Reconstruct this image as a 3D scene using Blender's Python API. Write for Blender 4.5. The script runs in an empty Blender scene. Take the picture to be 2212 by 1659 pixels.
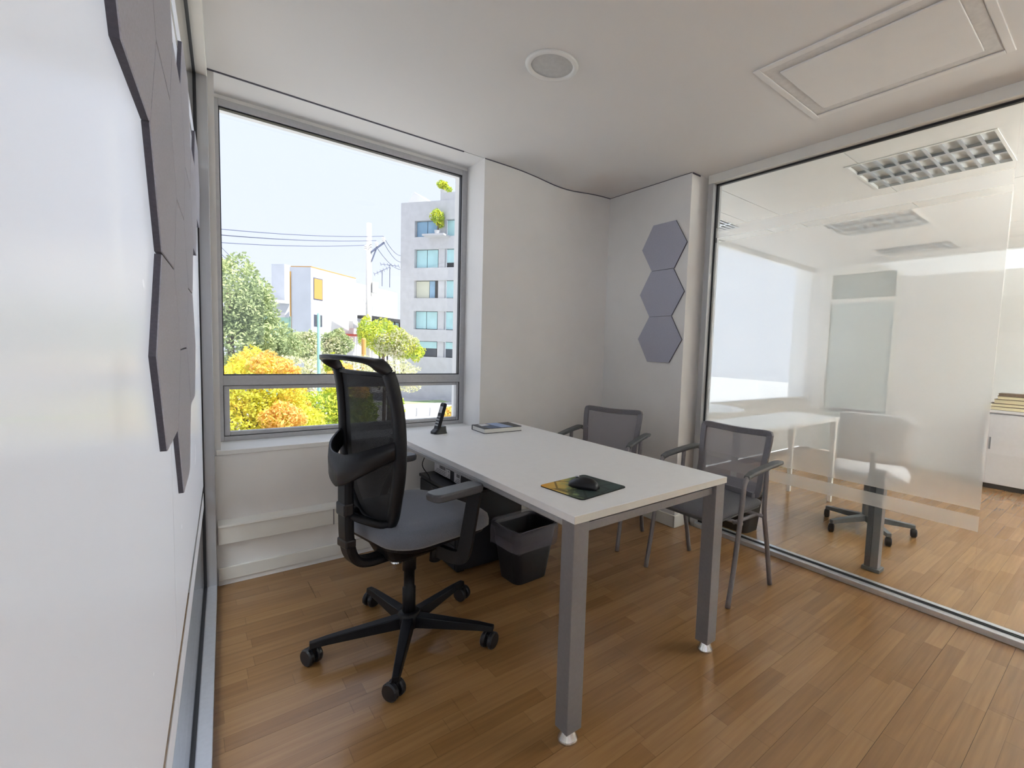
import bpy, bmesh, math, random
from mathutils import Vector, Matrix
random.seed(7)
S = bpy.context.scene
COL = S.collection
PI = math.pi
def R(a): return math.radians(a)

# ------------------------------------------------------------------ camera
cam = bpy.data.cameras.new('camera'); cam_o = bpy.data.objects.new('camera', cam); COL.objects.link(cam_o)
FPX = 1019.178
cam.sensor_fit = 'HORIZONTAL'; cam.sensor_width = 36.0; cam.lens = 36.0 * FPX / 2212
cam.shift_x = -142.94 / 2212; cam.shift_y = 2.68 / 2212
cam.clip_start = 0.01; cam.clip_end = 500
yaw, pit, rol = R(-39.90905), R(-4.26056), R(2.11902)
fw = Vector((-math.sin(yaw)*math.cos(pit), math.cos(yaw)*math.cos(pit), math.sin(pit)))
rt = fw.cross(Vector((0, 0, 1))).normalized(); up = rt.cross(fw)
r2 = math.cos(rol)*rt + math.sin(rol)*up; u2 = -math.sin(rol)*rt + math.cos(rol)*up
CAM = Vector((-0.88038, -1.04603, 1.23362))
M = Matrix((r2, u2, -fw)).transposed().to_4x4(); M.translation = CAM
cam_o.matrix_world = M
S.camera = cam_o

# ------------------------------------------------------------------ world, sun, exposure
w = bpy.data.worlds.new('world'); S.world = w; w.use_nodes = True
nt = w.node_tree; nt.nodes.clear()
o_ = nt.nodes.new('ShaderNodeOutputWorld'); bg = nt.nodes.new('ShaderNodeBackground')
tc = nt.nodes.new('ShaderNodeTexCoord'); sx = nt.nodes.new('ShaderNodeSeparateXYZ'); cr = nt.nodes.new('ShaderNodeValToRGB')
nt.links.new(tc.outputs['Generated'], sx.inputs[0]); nt.links.new(sx.outputs['Z'], cr.inputs[0])
cr.color_ramp.elements[0].position = 0.0; cr.color_ramp.elements[0].color = (0.80, 0.84, 1.0, 1)
cr.color_ramp.elements[1].position = 0.8; cr.color_ramp.elements[1].color = (0.72, 0.79, 1.0, 1)
nt.links.new(cr.outputs[0], bg.inputs[0]); nt.links.new(bg.outputs[0], o_.inputs[0])
SKY = 0.54
bg.inputs[1].default_value = SKY
sun = bpy.data.lights.new('sun', 'SUN'); sun.energy = 5.0; sun.angle = R(0.6); sun.color = (1.0, 0.95, 0.86)
sun_o = bpy.data.objects.new('sun', sun); COL.objects.link(sun_o)
sun_o.rotation_euler = Vector((-0.75, 0.60, -1.65)).to_track_quat('-Z', 'Y').to_euler()
S.view_settings.view_transform = 'Standard'; S.view_settings.look = 'None'
S.view_settings.gamma = 1.0; S.view_settings.use_curve_mapping = False
S.view_settings.exposure = 1.22

# ------------------------------------------------------------------ materials
MT = {}
def pm(name, col, rough=0.5, metal=0.0, var=0.06, scale=40.0, bump=0.0, spec=0.5, coat=0.0, stretch=None):
    m = bpy.data.materials.new(name); m.use_nodes = True; t = m.node_tree; n = t.nodes
    b = n['Principled BSDF']
    tcn = n.new('ShaderNodeTexCoord'); mp = n.new('ShaderNodeMapping'); no = n.new('ShaderNodeTexNoise')
    no.inputs['Scale'].default_value = scale; no.inputs['Detail'].default_value = 4
    if stretch: mp.inputs['Scale'].default_value = stretch
    t.links.new(tcn.outputs['Object'], mp.inputs[0]); t.links.new(mp.outputs[0], no.inputs['Vector'])
    rp = n.new('ShaderNodeValToRGB')
    rp.color_ramp.elements[0].position = 0.3; rp.color_ramp.elements[1].position = 0.7
    rp.color_ramp.elements[0].color = tuple(max(0, c*(1-var)) for c in col) + (1,)
    rp.color_ramp.elements[1].color = tuple(min(1, c*(1+var)) for c in col) + (1,)
    t.links.new(no.outputs['Fac'], rp.inputs[0]); t.links.new(rp.outputs[0], b.inputs['Base Color'])
    b.inputs['Roughness'].default_value = rough; b.inputs['Metallic'].default_value = metal
    b.inputs['Specular IOR Level'].default_value = spec; b.inputs['Coat Weight'].default_value = coat
    if bump > 0:
        bp = n.new('ShaderNodeBump'); bp.inputs['Strength'].default_value = bump; bp.inputs['Distance'].default_value = 0.002
        t.links.new(no.outputs['Fac'], bp.inputs['Height']); t.links.new(bp.outputs[0], b.inputs['Normal'])
    MT[name] = m
    return m
pm('white_wall', (0.87, 0.862, 0.845), 0.7, var=0.015, scale=6, bump=0.02)
pm('white_paint', (0.86, 0.86, 0.84), 0.45, var=0.02, scale=8)
pm('trunking', (0.84, 0.83, 0.78), 0.4, var=0.02, scale=8)
pm('aluminium', (0.47, 0.48, 0.50), 0.38, 0.35, var=0.05, scale=60, stretch=(1, 1, 0.05))
pm('bright_aluminium', (0.66, 0.68, 0.72), 0.32, 0.7, var=0.04, scale=60)
pm('window_aluminium', (0.50, 0.505, 0.52), 0.45, 0.2, var=0.04, scale=60)
pm('gasket', (0.012, 0.013, 0.016), 0.5)
pm('desk_white', (0.93, 0.93, 0.93), 0.42, var=0.012, scale=30)
pm('desk_edge', (0.70, 0.68, 0.62), 0.5, var=0.02)
pm('desk_metal', (0.26, 0.255, 0.27), 0.42, 0.45, var=0.04, scale=80)
pm('chrome', (0.75, 0.76, 0.78), 0.16, 1.0, var=0.02)
pm('black_plastic', (0.006, 0.0065, 0.009), 0.42, var=0.15, scale=120, spec=0.28)
pm('black_satin', (0.010, 0.0105, 0.014), 0.34, var=0.1, scale=90, spec=0.4)
pm('seat_fabric', (0.17, 0.187, 0.23), 0.9, var=0.22, scale=500, bump=0.3)
pm('guest_frame', (0.23, 0.22, 0.235), 0.4, 0.4, var=0.05, scale=60)
pm('guest_arm', (0.12, 0.125, 0.13), 0.5, var=0.08)
pm('guest_seat', (0.15, 0.15, 0.165), 0.9, var=0.2, scale=400, bump=0.25)
pm('felt', (0.45, 0.46, 0.555), 0.95, var=0.12, scale=260, bump=0.3)
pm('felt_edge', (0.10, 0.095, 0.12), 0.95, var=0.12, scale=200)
pm('bin_black', (0.010, 0.009, 0.011), 0.55, var=0.2)
pm('page', (0.80, 0.79, 0.74), 0.8, var=0.10, scale=200, stretch=(1, 1, 30))
pm('page_cream', (0.78, 0.68, 0.42), 0.8, var=0.10, scale=200, stretch=(1, 1, 30))
pm('book_dark', (0.03, 0.032, 0.042), 0.45)
pm('book_blue', (0.36, 0.47, 0.70), 0.45)
pm('book_navy', (0.07, 0.11, 0.20), 0.45)
pm('book_white', (0.75, 0.76, 0.78), 0.5)
pm('sticker', (0.62, 0.62, 0.64), 0.6)
pm('ink', (0.06, 0.06, 0.07), 0.6)
pm('phone_grey', (0.42, 0.44, 0.46), 0.35)
pm('diffuser', (0.64, 0.64, 0.63), 0.5)
pm('cabinet_white', (0.74, 0.72, 0.74), 0.45, var=0.02)
pm('brown_wood', (0.16, 0.10, 0.055), 0.5, var=0.2, scale=14, stretch=(1, 8, 8))
pm('concrete', (0.56, 0.56, 0.575), 0.9, var=0.06, scale=2)
pm('concrete_pole', (0.62, 0.60, 0.57), 0.9, var=0.06, scale=3)
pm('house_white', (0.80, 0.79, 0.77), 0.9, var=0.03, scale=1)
pm('house_grey', (0.60, 0.63, 0.69), 0.9, var=0.04, scale=1)  # grey parts, and the shade painted on the white house's left faces
pm('dark_glass', (0.06, 0.07, 0.085), 0.15, var=0.1, scale=1)
pm('teal_glass', (0.45, 0.70, 0.72), 0.4, var=0.10, scale=0.8)
pm('blue_glass', (0.24, 0.40, 0.55), 0.2, var=0.15, scale=0.8)
pm('cream_blind', (0.62, 0.62, 0.50), 0.7)
pm('orange_blind', (0.55, 0.30, 0.08), 0.7)
pm('wire', (0.10, 0.12, 0.20), 0.6)
pm('teal_paint', (0.28, 0.55, 0.50), 0.5)
pm('green_fence', (0.16, 0.27, 0.24), 0.8, var=0.2, scale=3)
pm('red_awning', (0.55, 0.08, 0.05), 0.7)
pm('asphalt', (0.45, 0.45, 0.47), 0.95, var=0.06, scale=0.6)
pm('grass', (0.30, 0.40, 0.20), 0.95, var=0.2, scale=2)
pm('bark', (0.16, 0.12, 0.09), 0.95, var=0.25, scale=12)
pm('rectangle_shade', (0.74, 0.73, 0.715), 0.7)  # shade of the rectangle's inner band put into its colour
pm('dark_panel', (0.014, 0.015, 0.019), 0.5)
pm('arm_grey', (0.085, 0.088, 0.10), 0.38, var=0.1, scale=90)

def leaf_mat(name, cols, trans=0.35):
    m = bpy.data.materials.new(name); m.use_nodes = True; t = m.node_tree; n = t.nodes; n.clear()
    out = n.new('ShaderNodeOutputMaterial'); d = n.new('ShaderNodeBsdfDiffuse'); tr = n.new('ShaderNodeBsdfTranslucent'); mx = n.new('ShaderNodeMixShader')
    g = n.new('ShaderNodeTexCoord'); no = n.new('ShaderNodeTexNoise'); no.inputs['Scale'].default_value = 1.6; no.inputs['Detail'].default_value = 6
    no.inputs['Roughness'].default_value = 0.75
    rp = n.new('ShaderNodeValToRGB'); rp.color_ramp.interpolation = 'LINEAR'
    e = rp.color_ramp.elements
    for i, c in enumerate(cols):
        p = 0.30 + 0.40*i/(len(cols)-1)
        if i < 2: el = e[i]; el.position = p
        else: el = e.new(p)
        el.color = tuple(c) + (1,)
    t.links.new(g.outputs['Object'], no.inputs['Vector']); t.links.new(no.outputs['Fac'], rp.inputs[0])
    t.links.new(rp.outputs[0], d.inputs[0]); t.links.new(rp.outputs[0], tr.inputs[0])
    mx.inputs[0].default_value = trans
    t.links.new(d.outputs[0], mx.inputs[1]); t.links.new(tr.outputs[0], mx.inputs[2]); t.links.new(mx.outputs[0], out.inputs[0])
    MT[name] = m
leaf_mat('leaf_green', [(0.28, 0.36, 0.22), (0.44, 0.52, 0.28), (0.58, 0.60, 0.32)])
leaf_mat('leaf_yellow', [(0.82, 0.50, 0.16), (0.86, 0.68, 0.10), (0.66, 0.70, 0.10), (0.90, 0.76, 0.22)])
leaf_mat('leaf_lime', [(0.50, 0.62, 0.08), (0.70, 0.70, 0.08), (0.36, 0.52, 0.10), (0.85, 0.62, 0.15)])
leaf_mat('leaf_orange', [(0.80, 0.48, 0.22), (0.88, 0.62, 0.18), (0.84, 0.74, 0.16)])
leaf_mat('leaf_dry', [(0.66, 0.62, 0.48), (0.62, 0.64, 0.40), (0.72, 0.60, 0.50)])

def glass_mat(name, tint=(1, 1, 1), f0=0.04, rough=0.0):
    m = bpy.data.materials.new(name); m.use_nodes = True; t = m.node_tree; n = t.nodes; n.clear()
    out = n.new('ShaderNodeOutputMaterial'); a = n.new('ShaderNodeBsdfTransparent'); g = n.new('ShaderNodeBsdfGlossy')
    fr = n.new('ShaderNodeFresnel'); mx = n.new('ShaderNodeMixShader')
    # thin pane: both faces reflect like the outer face of glass
    ge = n.new('ShaderNodeNewGeometry'); mr = n.new('ShaderNodeMapRange'); mr.inputs[3].default_value = 1.5; mr.inputs[4].default_value = 1/1.5
    t.links.new(ge.outputs['Backfacing'], mr.inputs[0]); t.links.new(mr.outputs[0], fr.inputs['IOR'])
    a.inputs[0].default_value = tuple(tint) + (1,); g.inputs['Roughness'].default_value = rough
    t.links.new(fr.outputs[0], mx.inputs[0]); t.links.new(a.outputs[0], mx.inputs[1]); t.links.new(g.outputs[0], mx.inputs[2])
    t.links.new(mx.outputs[0], out.inputs[0]); MT[name] = m
glass_mat('clear_glass', (0.97, 0.985, 0.98))
glass_mat('partition_glass', (0.93, 0.96, 0.95))

def film_mat(name, clear, col=(0.88, 0.90, 0.92), rough=0.3, spec=0.5, transl=0.5):
    # frosted vinyl film: part of the light goes straight through, the rest is scattered to both sides
    m = bpy.data.materials.new(name); m.use_nodes = True; t = m.node_tree; n = t.nodes
    b = n['Principled BSDF']; out = n['Material Output']
    b.inputs['Base Color'].default_value = tuple(col) + (1,); b.inputs['Roughness'].default_value = rough
    b.inputs['Specular IOR Level'].default_value = spec
    no = n.new('ShaderNodeTexNoise'); no.inputs['Scale'].default_value = 8; mr = n.new('ShaderNodeMapRange')
    mr.inputs[3].default_value = rough*0.96; mr.inputs[4].default_value = rough*1.04
    t.links.new(no.outputs['Fac'], mr.inputs[0]); t.links.new(mr.outputs[0], b.inputs['Roughness'])
    tl = n.new('ShaderNodeBsdfTranslucent'); tl.inputs[0].default_value = tuple(col) + (1,)
    tr = n.new('ShaderNodeBsdfTransparent'); m1 = n.new('ShaderNodeMixShader'); m2 = n.new('ShaderNodeMixShader')
    m1.inputs[0].default_value = transl; m2.inputs[0].default_value = clear
    t.links.new(b.outputs[0], m1.inputs[1]); t.links.new(tl.outputs[0], m1.inputs[2])
    t.links.new(m1.outputs[0], m2.inputs[1]); t.links.new(tr.outputs[0], m2.inputs[2]); t.links.new(m2.outputs[0], out.inputs[0])
    MT[name] = m
film_mat('film_right', 0.66, col=(0.97, 0.98, 0.98), transl=0.65)
film_mat('film_left', 0.10, col=(0.86, 0.88, 0.95), rough=0.27, spec=0.6, transl=0.45)
film_mat('blind_sheet', 0.55, col=(0.92, 0.93, 0.92), rough=0.8, spec=0.1, transl=0.85)
film_mat('bag_film', 0.62, col=(0.30, 0.28, 0.33), rough=0.25, spec=0.7, transl=0.3)

def net_mat(name, col, clear, size):
    # woven mesh fabric: small open holes between threads
    m = bpy.data.materials.new(name); m.use_nodes = True; t = m.node_tree; n = t.nodes
    b = n['Principled BSDF']; out = n['Material Output']
    b.inputs['Base Color'].default_value = tuple(col) + (1,); b.inputs['Roughness'].default_value = 0.75
    g = n.new('ShaderNodeTexCoord'); vo = n.new('ShaderNodeTexVoronoi'); vo.inputs['Scale'].default_value = size
    vo.inputs['Randomness'].default_value = 0.1
    mp = n.new('ShaderNodeMapping'); mp.inputs['Scale'].default_value = (0, 1, 1)
    t.links.new(g.outputs['Object'], mp.inputs[0]); t.links.new(mp.outputs[0], vo.inputs['Vector'])
    ma = n.new('ShaderNodeMath'); ma.operation = 'LESS_THAN'; ma.inputs[1].default_value = clear
    t.links.new(vo.outputs['Distance'], ma.inputs[0])
    tr = n.new('ShaderNodeBsdfTransparent'); mx = n.new('ShaderNodeMixShader')
    t.links.new(ma.outputs[0], mx.inputs[0]); t.links.new(b.outputs[0], mx.inputs[1]); t.links.new(tr.outputs[0], mx.inputs[2])
    t.links.new(mx.outputs[0], out.inputs[0]); MT[name] = m
net_mat('black_net', (0.012, 0.0125, 0.015), 0.13, 420)
net_mat('grey_net', (0.33, 0.315, 0.34), 0.25, 420)

def floor_mat():
    # printed laminate: short staves of slightly different wood in running rows
    m = bpy.data.materials.new('laminate'); m.use_nodes = True; t = m.node_tree; n = t.nodes; b = n['Principled BSDF']; L = t.links
    g = n.new('ShaderNodeNewGeometry'); sp = n.new('ShaderNodeSeparateXYZ'); L.new(g.outputs['Position'], sp.inputs[0])
    def M_(op, a, b_=None, c=None):
        x = n.new('ShaderNodeMath'); x.operation = op
        for i, v in enumerate((a, b_, c)):
            if v is None: continue
            if isinstance(v, (int, float)): x.inputs[i].default_value = v
            else: L.new(v, x.inputs[i])
        return x.outputs[0]
    yy = M_('DIVIDE', M_('SUBTRACT', YW_, sp.outputs['Y']), 0.0665); row = M_('FLOOR', yy)
    wn = n.new('ShaderNodeTexWhiteNoise'); wn.noise_dimensions = '1D'; L.new(row, wn.inputs['W'])
    xx = M_('ADD', M_('DIVIDE', sp.outputs['X'], 0.40), M_('MULTIPLY', wn.outputs['Value'], 7.3)); col = M_('FLOOR', xx)
    cb_ = n.new('ShaderNodeCombineXYZ'); L.new(row, cb_.inputs[0]); L.new(col, cb_.inputs[1])
    w2_ = n.new('ShaderNodeTexWhiteNoise'); w2_.noise_dimensions = '2D'; L.new(cb_.outputs[0], w2_.inputs['Vector'])
    r1 = n.new('ShaderNodeValToRGB'); e = r1.color_ramp.elements
    e[0].position = 0; e[0].color = (0.262, 0.136, 0.050, 1); e[1].position = 1; e[1].color = (0.335, 0.187, 0.076, 1)
    k = e.new(0.45); k.color = (0.295, 0.159, 0.061, 1)
    L.new(w2_.outputs['Value'], r1.inputs[0])
    mp = n.new('ShaderNodeMapping'); mp.inputs['Scale'].default_value = (3.0, 60, 1); no = n.new('ShaderNodeTexNoise')
    no.inputs['Scale'].default_value = 1.0; no.inputs['Detail'].default_value = 4
    L.new(g.outputs['Position'], mp.inputs[0]); L.new(mp.outputs[0], no.inputs['Vector'])
    rp = n.new('ShaderNodeValToRGB'); rp.color_ramp.elements[0].position = 0.3; rp.color_ramp.elements[1].position = 0.72
    rp.color_ramp.elements[0].color = (0.86, 0.84, 0.82, 1); rp.color_ramp.elements[1].color = (1.06, 1.05, 1.04, 1)
    L.new(no.outputs['Fac'], rp.inputs[0])
    # fine seams between the staves
    sy_ = M_('LESS_THAN', M_('FRACT', yy), 0.020); sx_ = M_('LESS_THAN', M_('FRACT', xx), 0.004); se = M_('MAXIMUM', sy_, sx_)
    k2 = M_('SUBTRACT', 1.0, M_('MULTIPLY', se, 0.28))
    mx = n.new('ShaderNodeMix'); mx.data_type = 'RGBA'; mx.blend_type = 'MULTIPLY'; mx.inputs[0].default_value = 1.0
    L.new(r1.outputs[0], mx.inputs[6]); L.new(rp.outputs[0], mx.inputs[7])
    vm = n.new('ShaderNodeVectorMath'); vm.operation = 'SCALE'; L.new(mx.outputs[2], vm.inputs[0]); L.new(k2, vm.inputs['Scale'])
    L.new(vm.outputs[0], b.inputs['Base Color'])
    b.inputs['Roughness'].default_value = 0.22; b.inputs['Specular IOR Level'].default_value = 0.7
    MT['laminate'] = m
YW_ = 1.811
floor_mat()

def ceiling_mat():
    m = bpy.data.materials.new('ceiling_paint'); m.use_nodes = True; t = m.node_tree; n = t.nodes; b = n['Principled BSDF']
    g = n.new('ShaderNodeNewGeometry')
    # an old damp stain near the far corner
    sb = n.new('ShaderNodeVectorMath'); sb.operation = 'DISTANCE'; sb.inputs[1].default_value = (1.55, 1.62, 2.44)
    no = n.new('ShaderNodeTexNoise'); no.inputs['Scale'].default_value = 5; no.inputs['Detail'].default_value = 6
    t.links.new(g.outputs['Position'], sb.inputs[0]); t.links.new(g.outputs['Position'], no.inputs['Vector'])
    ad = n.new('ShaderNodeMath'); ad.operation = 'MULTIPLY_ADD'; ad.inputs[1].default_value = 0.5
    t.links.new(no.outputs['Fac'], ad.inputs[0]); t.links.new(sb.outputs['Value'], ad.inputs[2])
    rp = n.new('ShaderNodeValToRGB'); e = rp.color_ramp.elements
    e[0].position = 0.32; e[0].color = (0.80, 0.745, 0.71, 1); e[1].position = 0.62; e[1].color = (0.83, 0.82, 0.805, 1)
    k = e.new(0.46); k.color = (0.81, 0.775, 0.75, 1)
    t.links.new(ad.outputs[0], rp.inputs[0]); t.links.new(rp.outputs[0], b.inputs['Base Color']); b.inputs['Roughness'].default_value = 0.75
    MT['ceiling_paint'] = m
ceiling_mat()
for k_ in ('felt', 'seat_fabric'):
    MT[k_].node_tree.nodes['Principled BSDF'].inputs['Sheen Weight'].default_value = 0.35

def pad_art():
    m = bpy.data.materials.new('pad_art'); m.use_nodes = True; t = m.node_tree; n = t.nodes; b = n['Principled BSDF']
    g = n.new('ShaderNodeTexCoord'); sp = n.new('ShaderNodeSeparateXYZ'); no = n.new('ShaderNodeTexNoise')
    no.inputs['Scale'].default_value = 22; no.inputs['Detail'].default_value = 6; no.inputs['Distortion'].default_value = 1.2
    t.links.new(g.outputs['Object'], sp.inputs[0]); t.links.new(g.outputs['Object'], no.inputs['Vector'])
    # amber sky towards one corner fading through green into dark ground
    a = n.new('ShaderNodeMath'); a.operation = 'SUBTRACT'; t.links.new(sp.outputs['Y'], a.inputs[0]); t.links.new(sp.outputs['X'], a.inputs[1])
    c = n.new('ShaderNodeMath'); c.operation = 'MULTIPLY_ADD'; c.inputs[1].default_value = 2.9; c.inputs[2].default_value = 0.12
    t.links.new(a.outputs[0], c.inputs[0])
    d = n.new('ShaderNodeMath'); d.operation = 'MULTIPLY_ADD'; d.inputs[1].default_value = 0.45
    t.links.new(no.outputs['Fac'], d.inputs[0]); t.links.new(c.outputs[0], d.inputs[2])
    rp = n.new('ShaderNodeValToRGB'); e = rp.color_ramp.elements
    e[0].position = 0.18; e[0].color = (0.025, 0.05, 0.045, 1); e[1].position = 0.95; e[1].color = (0.72, 0.34, 0.02, 1)
    for p, cc in ((0.42, (0.03, 0.05, 0.04)), (0.52, (0.22, 0.30, 0.13)), (0.66, (0.60, 0.46, 0.12))):
        k = e.new(p); k.color = cc + (1,)
    t.links.new(d.outputs[0], rp.inputs[0])
    vo = n.new('ShaderNodeTexVoronoi'); vo.feature = 'DISTANCE_TO_EDGE'; vo.inputs['Scale'].default_value = 14
    t.links.new(g.outputs['Object'], vo.inputs['Vector'])
    r3 = n.new('ShaderNodeValToRGB'); r3.color_ramp.elements[0].position = 0.03; r3.color_ramp.elements[0].color = (0.25, 0.22, 0.15, 1)
    r3.color_ramp.elements[1].position = 0.07; r3.color_ramp.elements[1].color = (1, 1, 1, 1); t.links.new(vo.outputs['Distance'], r3.inputs[0])
    mx = n.new('ShaderNodeMix'); mx.data_type = 'RGBA'; mx.blend_type = 'MULTIPLY'; mx.inputs[0].default_value = 0.8
    t.links.new(rp.outputs[0], mx.inputs[6]); t.links.new(r3.outputs[0], mx.inputs[7]); t.links.new(mx.outputs[2], b.inputs['Base Color'])
    b.inputs['Roughness'].default_value = 0.6
    MT['pad_art'] = m
pad_art()

def fill_mat(name, col, s):  # glow for the unseen fill lights added to brighten the rooms
    m = bpy.data.materials.new(name); m.use_nodes = True; b = m.node_tree.nodes['Principled BSDF']
    b.inputs['Emission Color'].default_value = col + (1,); b.inputs['Emission Strength'].default_value = s; MT[name] = m
fill_mat('fill_corridor', (1.0, 0.96, 0.91), 1.2)
fill_mat('fill_left', (0.87, 0.90, 1.0), 3.4)
fill_mat('fill_right', (1.0, 0.98, 0.95), 47.0)

# ------------------------------------------------------------------ geometry helpers
class MB:
    def __init__(s): s.bm = bmesh.new()
    def box(s, a, b, mat=None):
        (x0, y0, z0), (x1, y1, z1) = a, b
        P = [(x0,y0,z0),(x1,y0,z0),(x1,y1,z0),(x0,y1,z0),(x0,y0,z1),(x1,y0,z1),(x1,y1,z1),(x0,y1,z1)]
        if mat: P = [tuple(mat @ Vector(p)) for p in P]
        v = [s.bm.verts.new(p) for p in P]
        for f in ((3,2,1,0),(4,5,6,7),(0,1,5,4),(1,2,6,5),(2,3,7,6),(3,0,4,7)): s.bm.faces.new([v[i] for i in f])
        return s
    def loft(s, rings, cap=True, closed=True):
        V = [[s.bm.verts.new(p) for p in r] for r in rings]; n = len(rings[0])
        for a, b in zip(V, V[1:]):
            for i in range(n if closed else n-1):
                j = (i+1) % n; s.bm.faces.new((a[i], a[j], b[j], b[i]))
        if cap: s.bm.faces.new(V[0][::-1]); s.bm.faces.new(V[-1])
        return s
    def prism(s, poly, z0, z1, f=None):
        f = f or (lambda p: p)
        return s.loft([[f((x, y, z0)) for x, y in poly], [f((x, y, z1)) for x, y in poly]])
    def tube(s, path, r, n=10, closed=False, prof=None):
        P = [Vector(p) for p in path]; N = len(P)
        rr = r if isinstance(r, (list, tuple)) else [r]*N
        T = []
        for i in range(N):
            a = P[(i-1) % N] if (closed or i > 0) else P[i]; b = P[(i+1) % N] if (closed or i < N-1) else P[i]
            T.append((b-a).normalized())
        ref = Vector((0, 0, 1)) if abs(T[0].z) < 0.9 else Vector((1, 0, 0))
        x = (ref - T[0]*ref.dot(T[0])).normalized(); rings = []
        for i in range(N):
            x = (x - T[i]*x.dot(T[i])).normalized(); y = T[i].cross(x)
            if prof: rings.append([P[i] + x*a*rr[i] + y*b*rr[i] for a, b in prof])
            else: rings.append([P[i] + (x*math.cos(2*PI*k/n) + y*math.sin(2*PI*k/n))*rr[i] for k in range(n)])
        if closed: rings.append(rings[0])
        if closed:
            V = [[s.bm.verts.new(p) for p in q] for q in rings[:-1]]; m = len(rings[0])
            for i in range(N):
                a, b = V[i], V[(i+1) % N]
                for k in range(m): l = (k+1) % m; s.bm.faces.new((a[k], a[l], b[l], b[k]))
        else: s.loft(rings)
        return s
    def lathe(s, prof, c=(0, 0, 0), n=24):
        rings = [[(c[0]+r*math.cos(2*PI*k/n), c[1]+r*math.sin(2*PI*k/n), c[2]+z) for k in range(n)] for r, z in prof]
        return s.loft(rings)
    def grid(s, f, nu, nv):
        V = [[s.bm.verts.new(f(i/nu, j/nv)) for j in range(nv+1)] for i in range(nu+1)]
        for i in range(nu):
            for j in range(nv): s.bm.faces.new((V[i][j], V[i+1][j], V[i+1][j+1], V[i][j+1]))
        return s
    def build(s, name, mat, parent=None, bevel=0, smooth=False, seg=2, subsurf=0, solid=0):
        bmesh.ops.recalc_face_normals(s.bm, faces=s.bm.faces)
        me = bpy.data.meshes.new(name); s.bm.to_mesh(me); s.bm.free()
        o = bpy.data.objects.new(name, me); COL.objects.link(o)
        me.materials.append(MT[mat] if isinstance(mat, str) else mat)
        if smooth:
            me.polygons.foreach_set('use_smooth', [True]*len(me.polygons)); me.update()
        if solid: md = o.modifiers.new('solid', 'SOLIDIFY'); md.thickness = solid; md.offset = 0
        if bevel: md = o.modifiers.new('bevel', 'BEVEL'); md.width = bevel; md.segments = seg; md.limit_method = 'ANGLE'; md.harden_normals = False
        if subsurf: md = o.modifiers.new('sub', 'SUBSURF'); md.levels = subsurf; md.render_levels = subsurf
        if parent: o.parent = parent
        return o
def tag(o, label, cat, group=None, kind=None):
    if label: o['label'] = label
    if cat: o['category'] = cat
    if group: o['group'] = group
    if kind: o['kind'] = kind
    return o
def thing(name, label, cat, loc=(0, 0, 0), rz=0, group=None):
    o = bpy.data.objects.new(name, None); COL.objects.link(o); o.location = loc; o.rotation_euler = (0, 0, rz); o.empty_display_size = 0.05
    return tag(o, label, cat, group)
def struct(name, label=None, cat=None, loc=(0, 0, 0), rz=0):
    o = bpy.data.objects.new(name, None); COL.objects.link(o); o.location = loc; o.rotation_euler = (0, 0, rz); o['kind'] = 'structure'
    if label: o['label'] = label
    if cat: o['category'] = cat
    return o
def st(o, label=None, cat=None):
    o['kind'] = 'structure'
    if label: o['label'] = label
    if cat: o['category'] = cat
    return o
def children(o): return [c for c in bpy.data.objects if c.parent == o]
def dup(o, parent=None):
    c = o.copy(); COL.objects.link(c); c.parent = parent
    for ch in children(o): dup(ch, c)
    return c
def rrect(w, d, r, n=5, cx=0, cy=0):
    P = []
    for sx_, sy_, a0 in ((1, 1, 0), (-1, 1, 90), (-1, -1, 180), (1, -1, 270)):
        for k in range(n+1):
            a = R(a0 + 90*k/n); P.append((cx + sx_*(w/2-r) + r*math.cos(a), cy + sy_*(d/2-r) + r*math.sin(a)))
    return P
def smooth_path(P, n=6, closed=False):
    P = [Vector(p) for p in P]; N = len(P); out = []
    for i in range(N if closed else N-1):
        p1, p2 = P[i], P[(i+1) % N]
        p0 = P[(i-1) % N] if (closed or i > 0) else p1*2 - p2
        p3 = P[(i+2) % N] if (closed or i < N-2) else p2*2 - p1
        for k in range(n):
            t = k/n
            out.append(0.5*((2*p1) + (p2-p0)*t + (2*p0-5*p1+4*p2-p3)*t*t + (3*p1-p0-3*p2+p3)*t**3))
    if not closed: out.append(P[-1])
    return out

ZC = 2.457; YW = 1.811; YG = 2.054; XR = 0.648; XH = 1.773; YC = 1.009; XP = 1.956

# ------------------------------------------------------------------ setting: floor
fl = st(MB().box((-3.9, -3.7, -0.10), (5.9, 2.0, -0.013)).build('floor', 'brown_wood'), 'warm brown laminate strip floor running through the offices', 'floor')
BW, BL = 0.1995, 1.29
bx = {}
def board(x0, x1, y0, y1):
    k = (round(x1-x0, 4), round(y1-y0, 4))
    if k not in bx:
        o = MB().box((0, 0, -0.013), (k[0]-0.0012, k[1]-0.0008, 0)).build('floor_board', 'laminate', fl); bx[k] = o
    else:
        o = bx[k].copy(); COL.objects.link(o); o.parent = fl
    o.location = (x0, y0, 0)
nrow = 0; y = YW
while y > -2.2:
    y0 = max(y-BW, -2.2); off = (nrow*0.47) % 1.0*BL; x = -1.1 - off
    while x < 5.75:
        a, b = max(x, -1.1), min(x+BL, 5.75)
        if b - a > 0.02: board(a, b, y0, y)
        x += BL
    y = y0; nrow += 1
    if y <= -2.2 + 1e-6: break
MB().box((-3.9, -3.7, -0.013), (5.9, -2.2, 0)).build('corridor_floor', 'laminate', fl)
MB().box((-3.9, -2.2, -0.013), (-1.1, 2.0, 0)).build('left_room_floor', 'laminate', fl)

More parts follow.
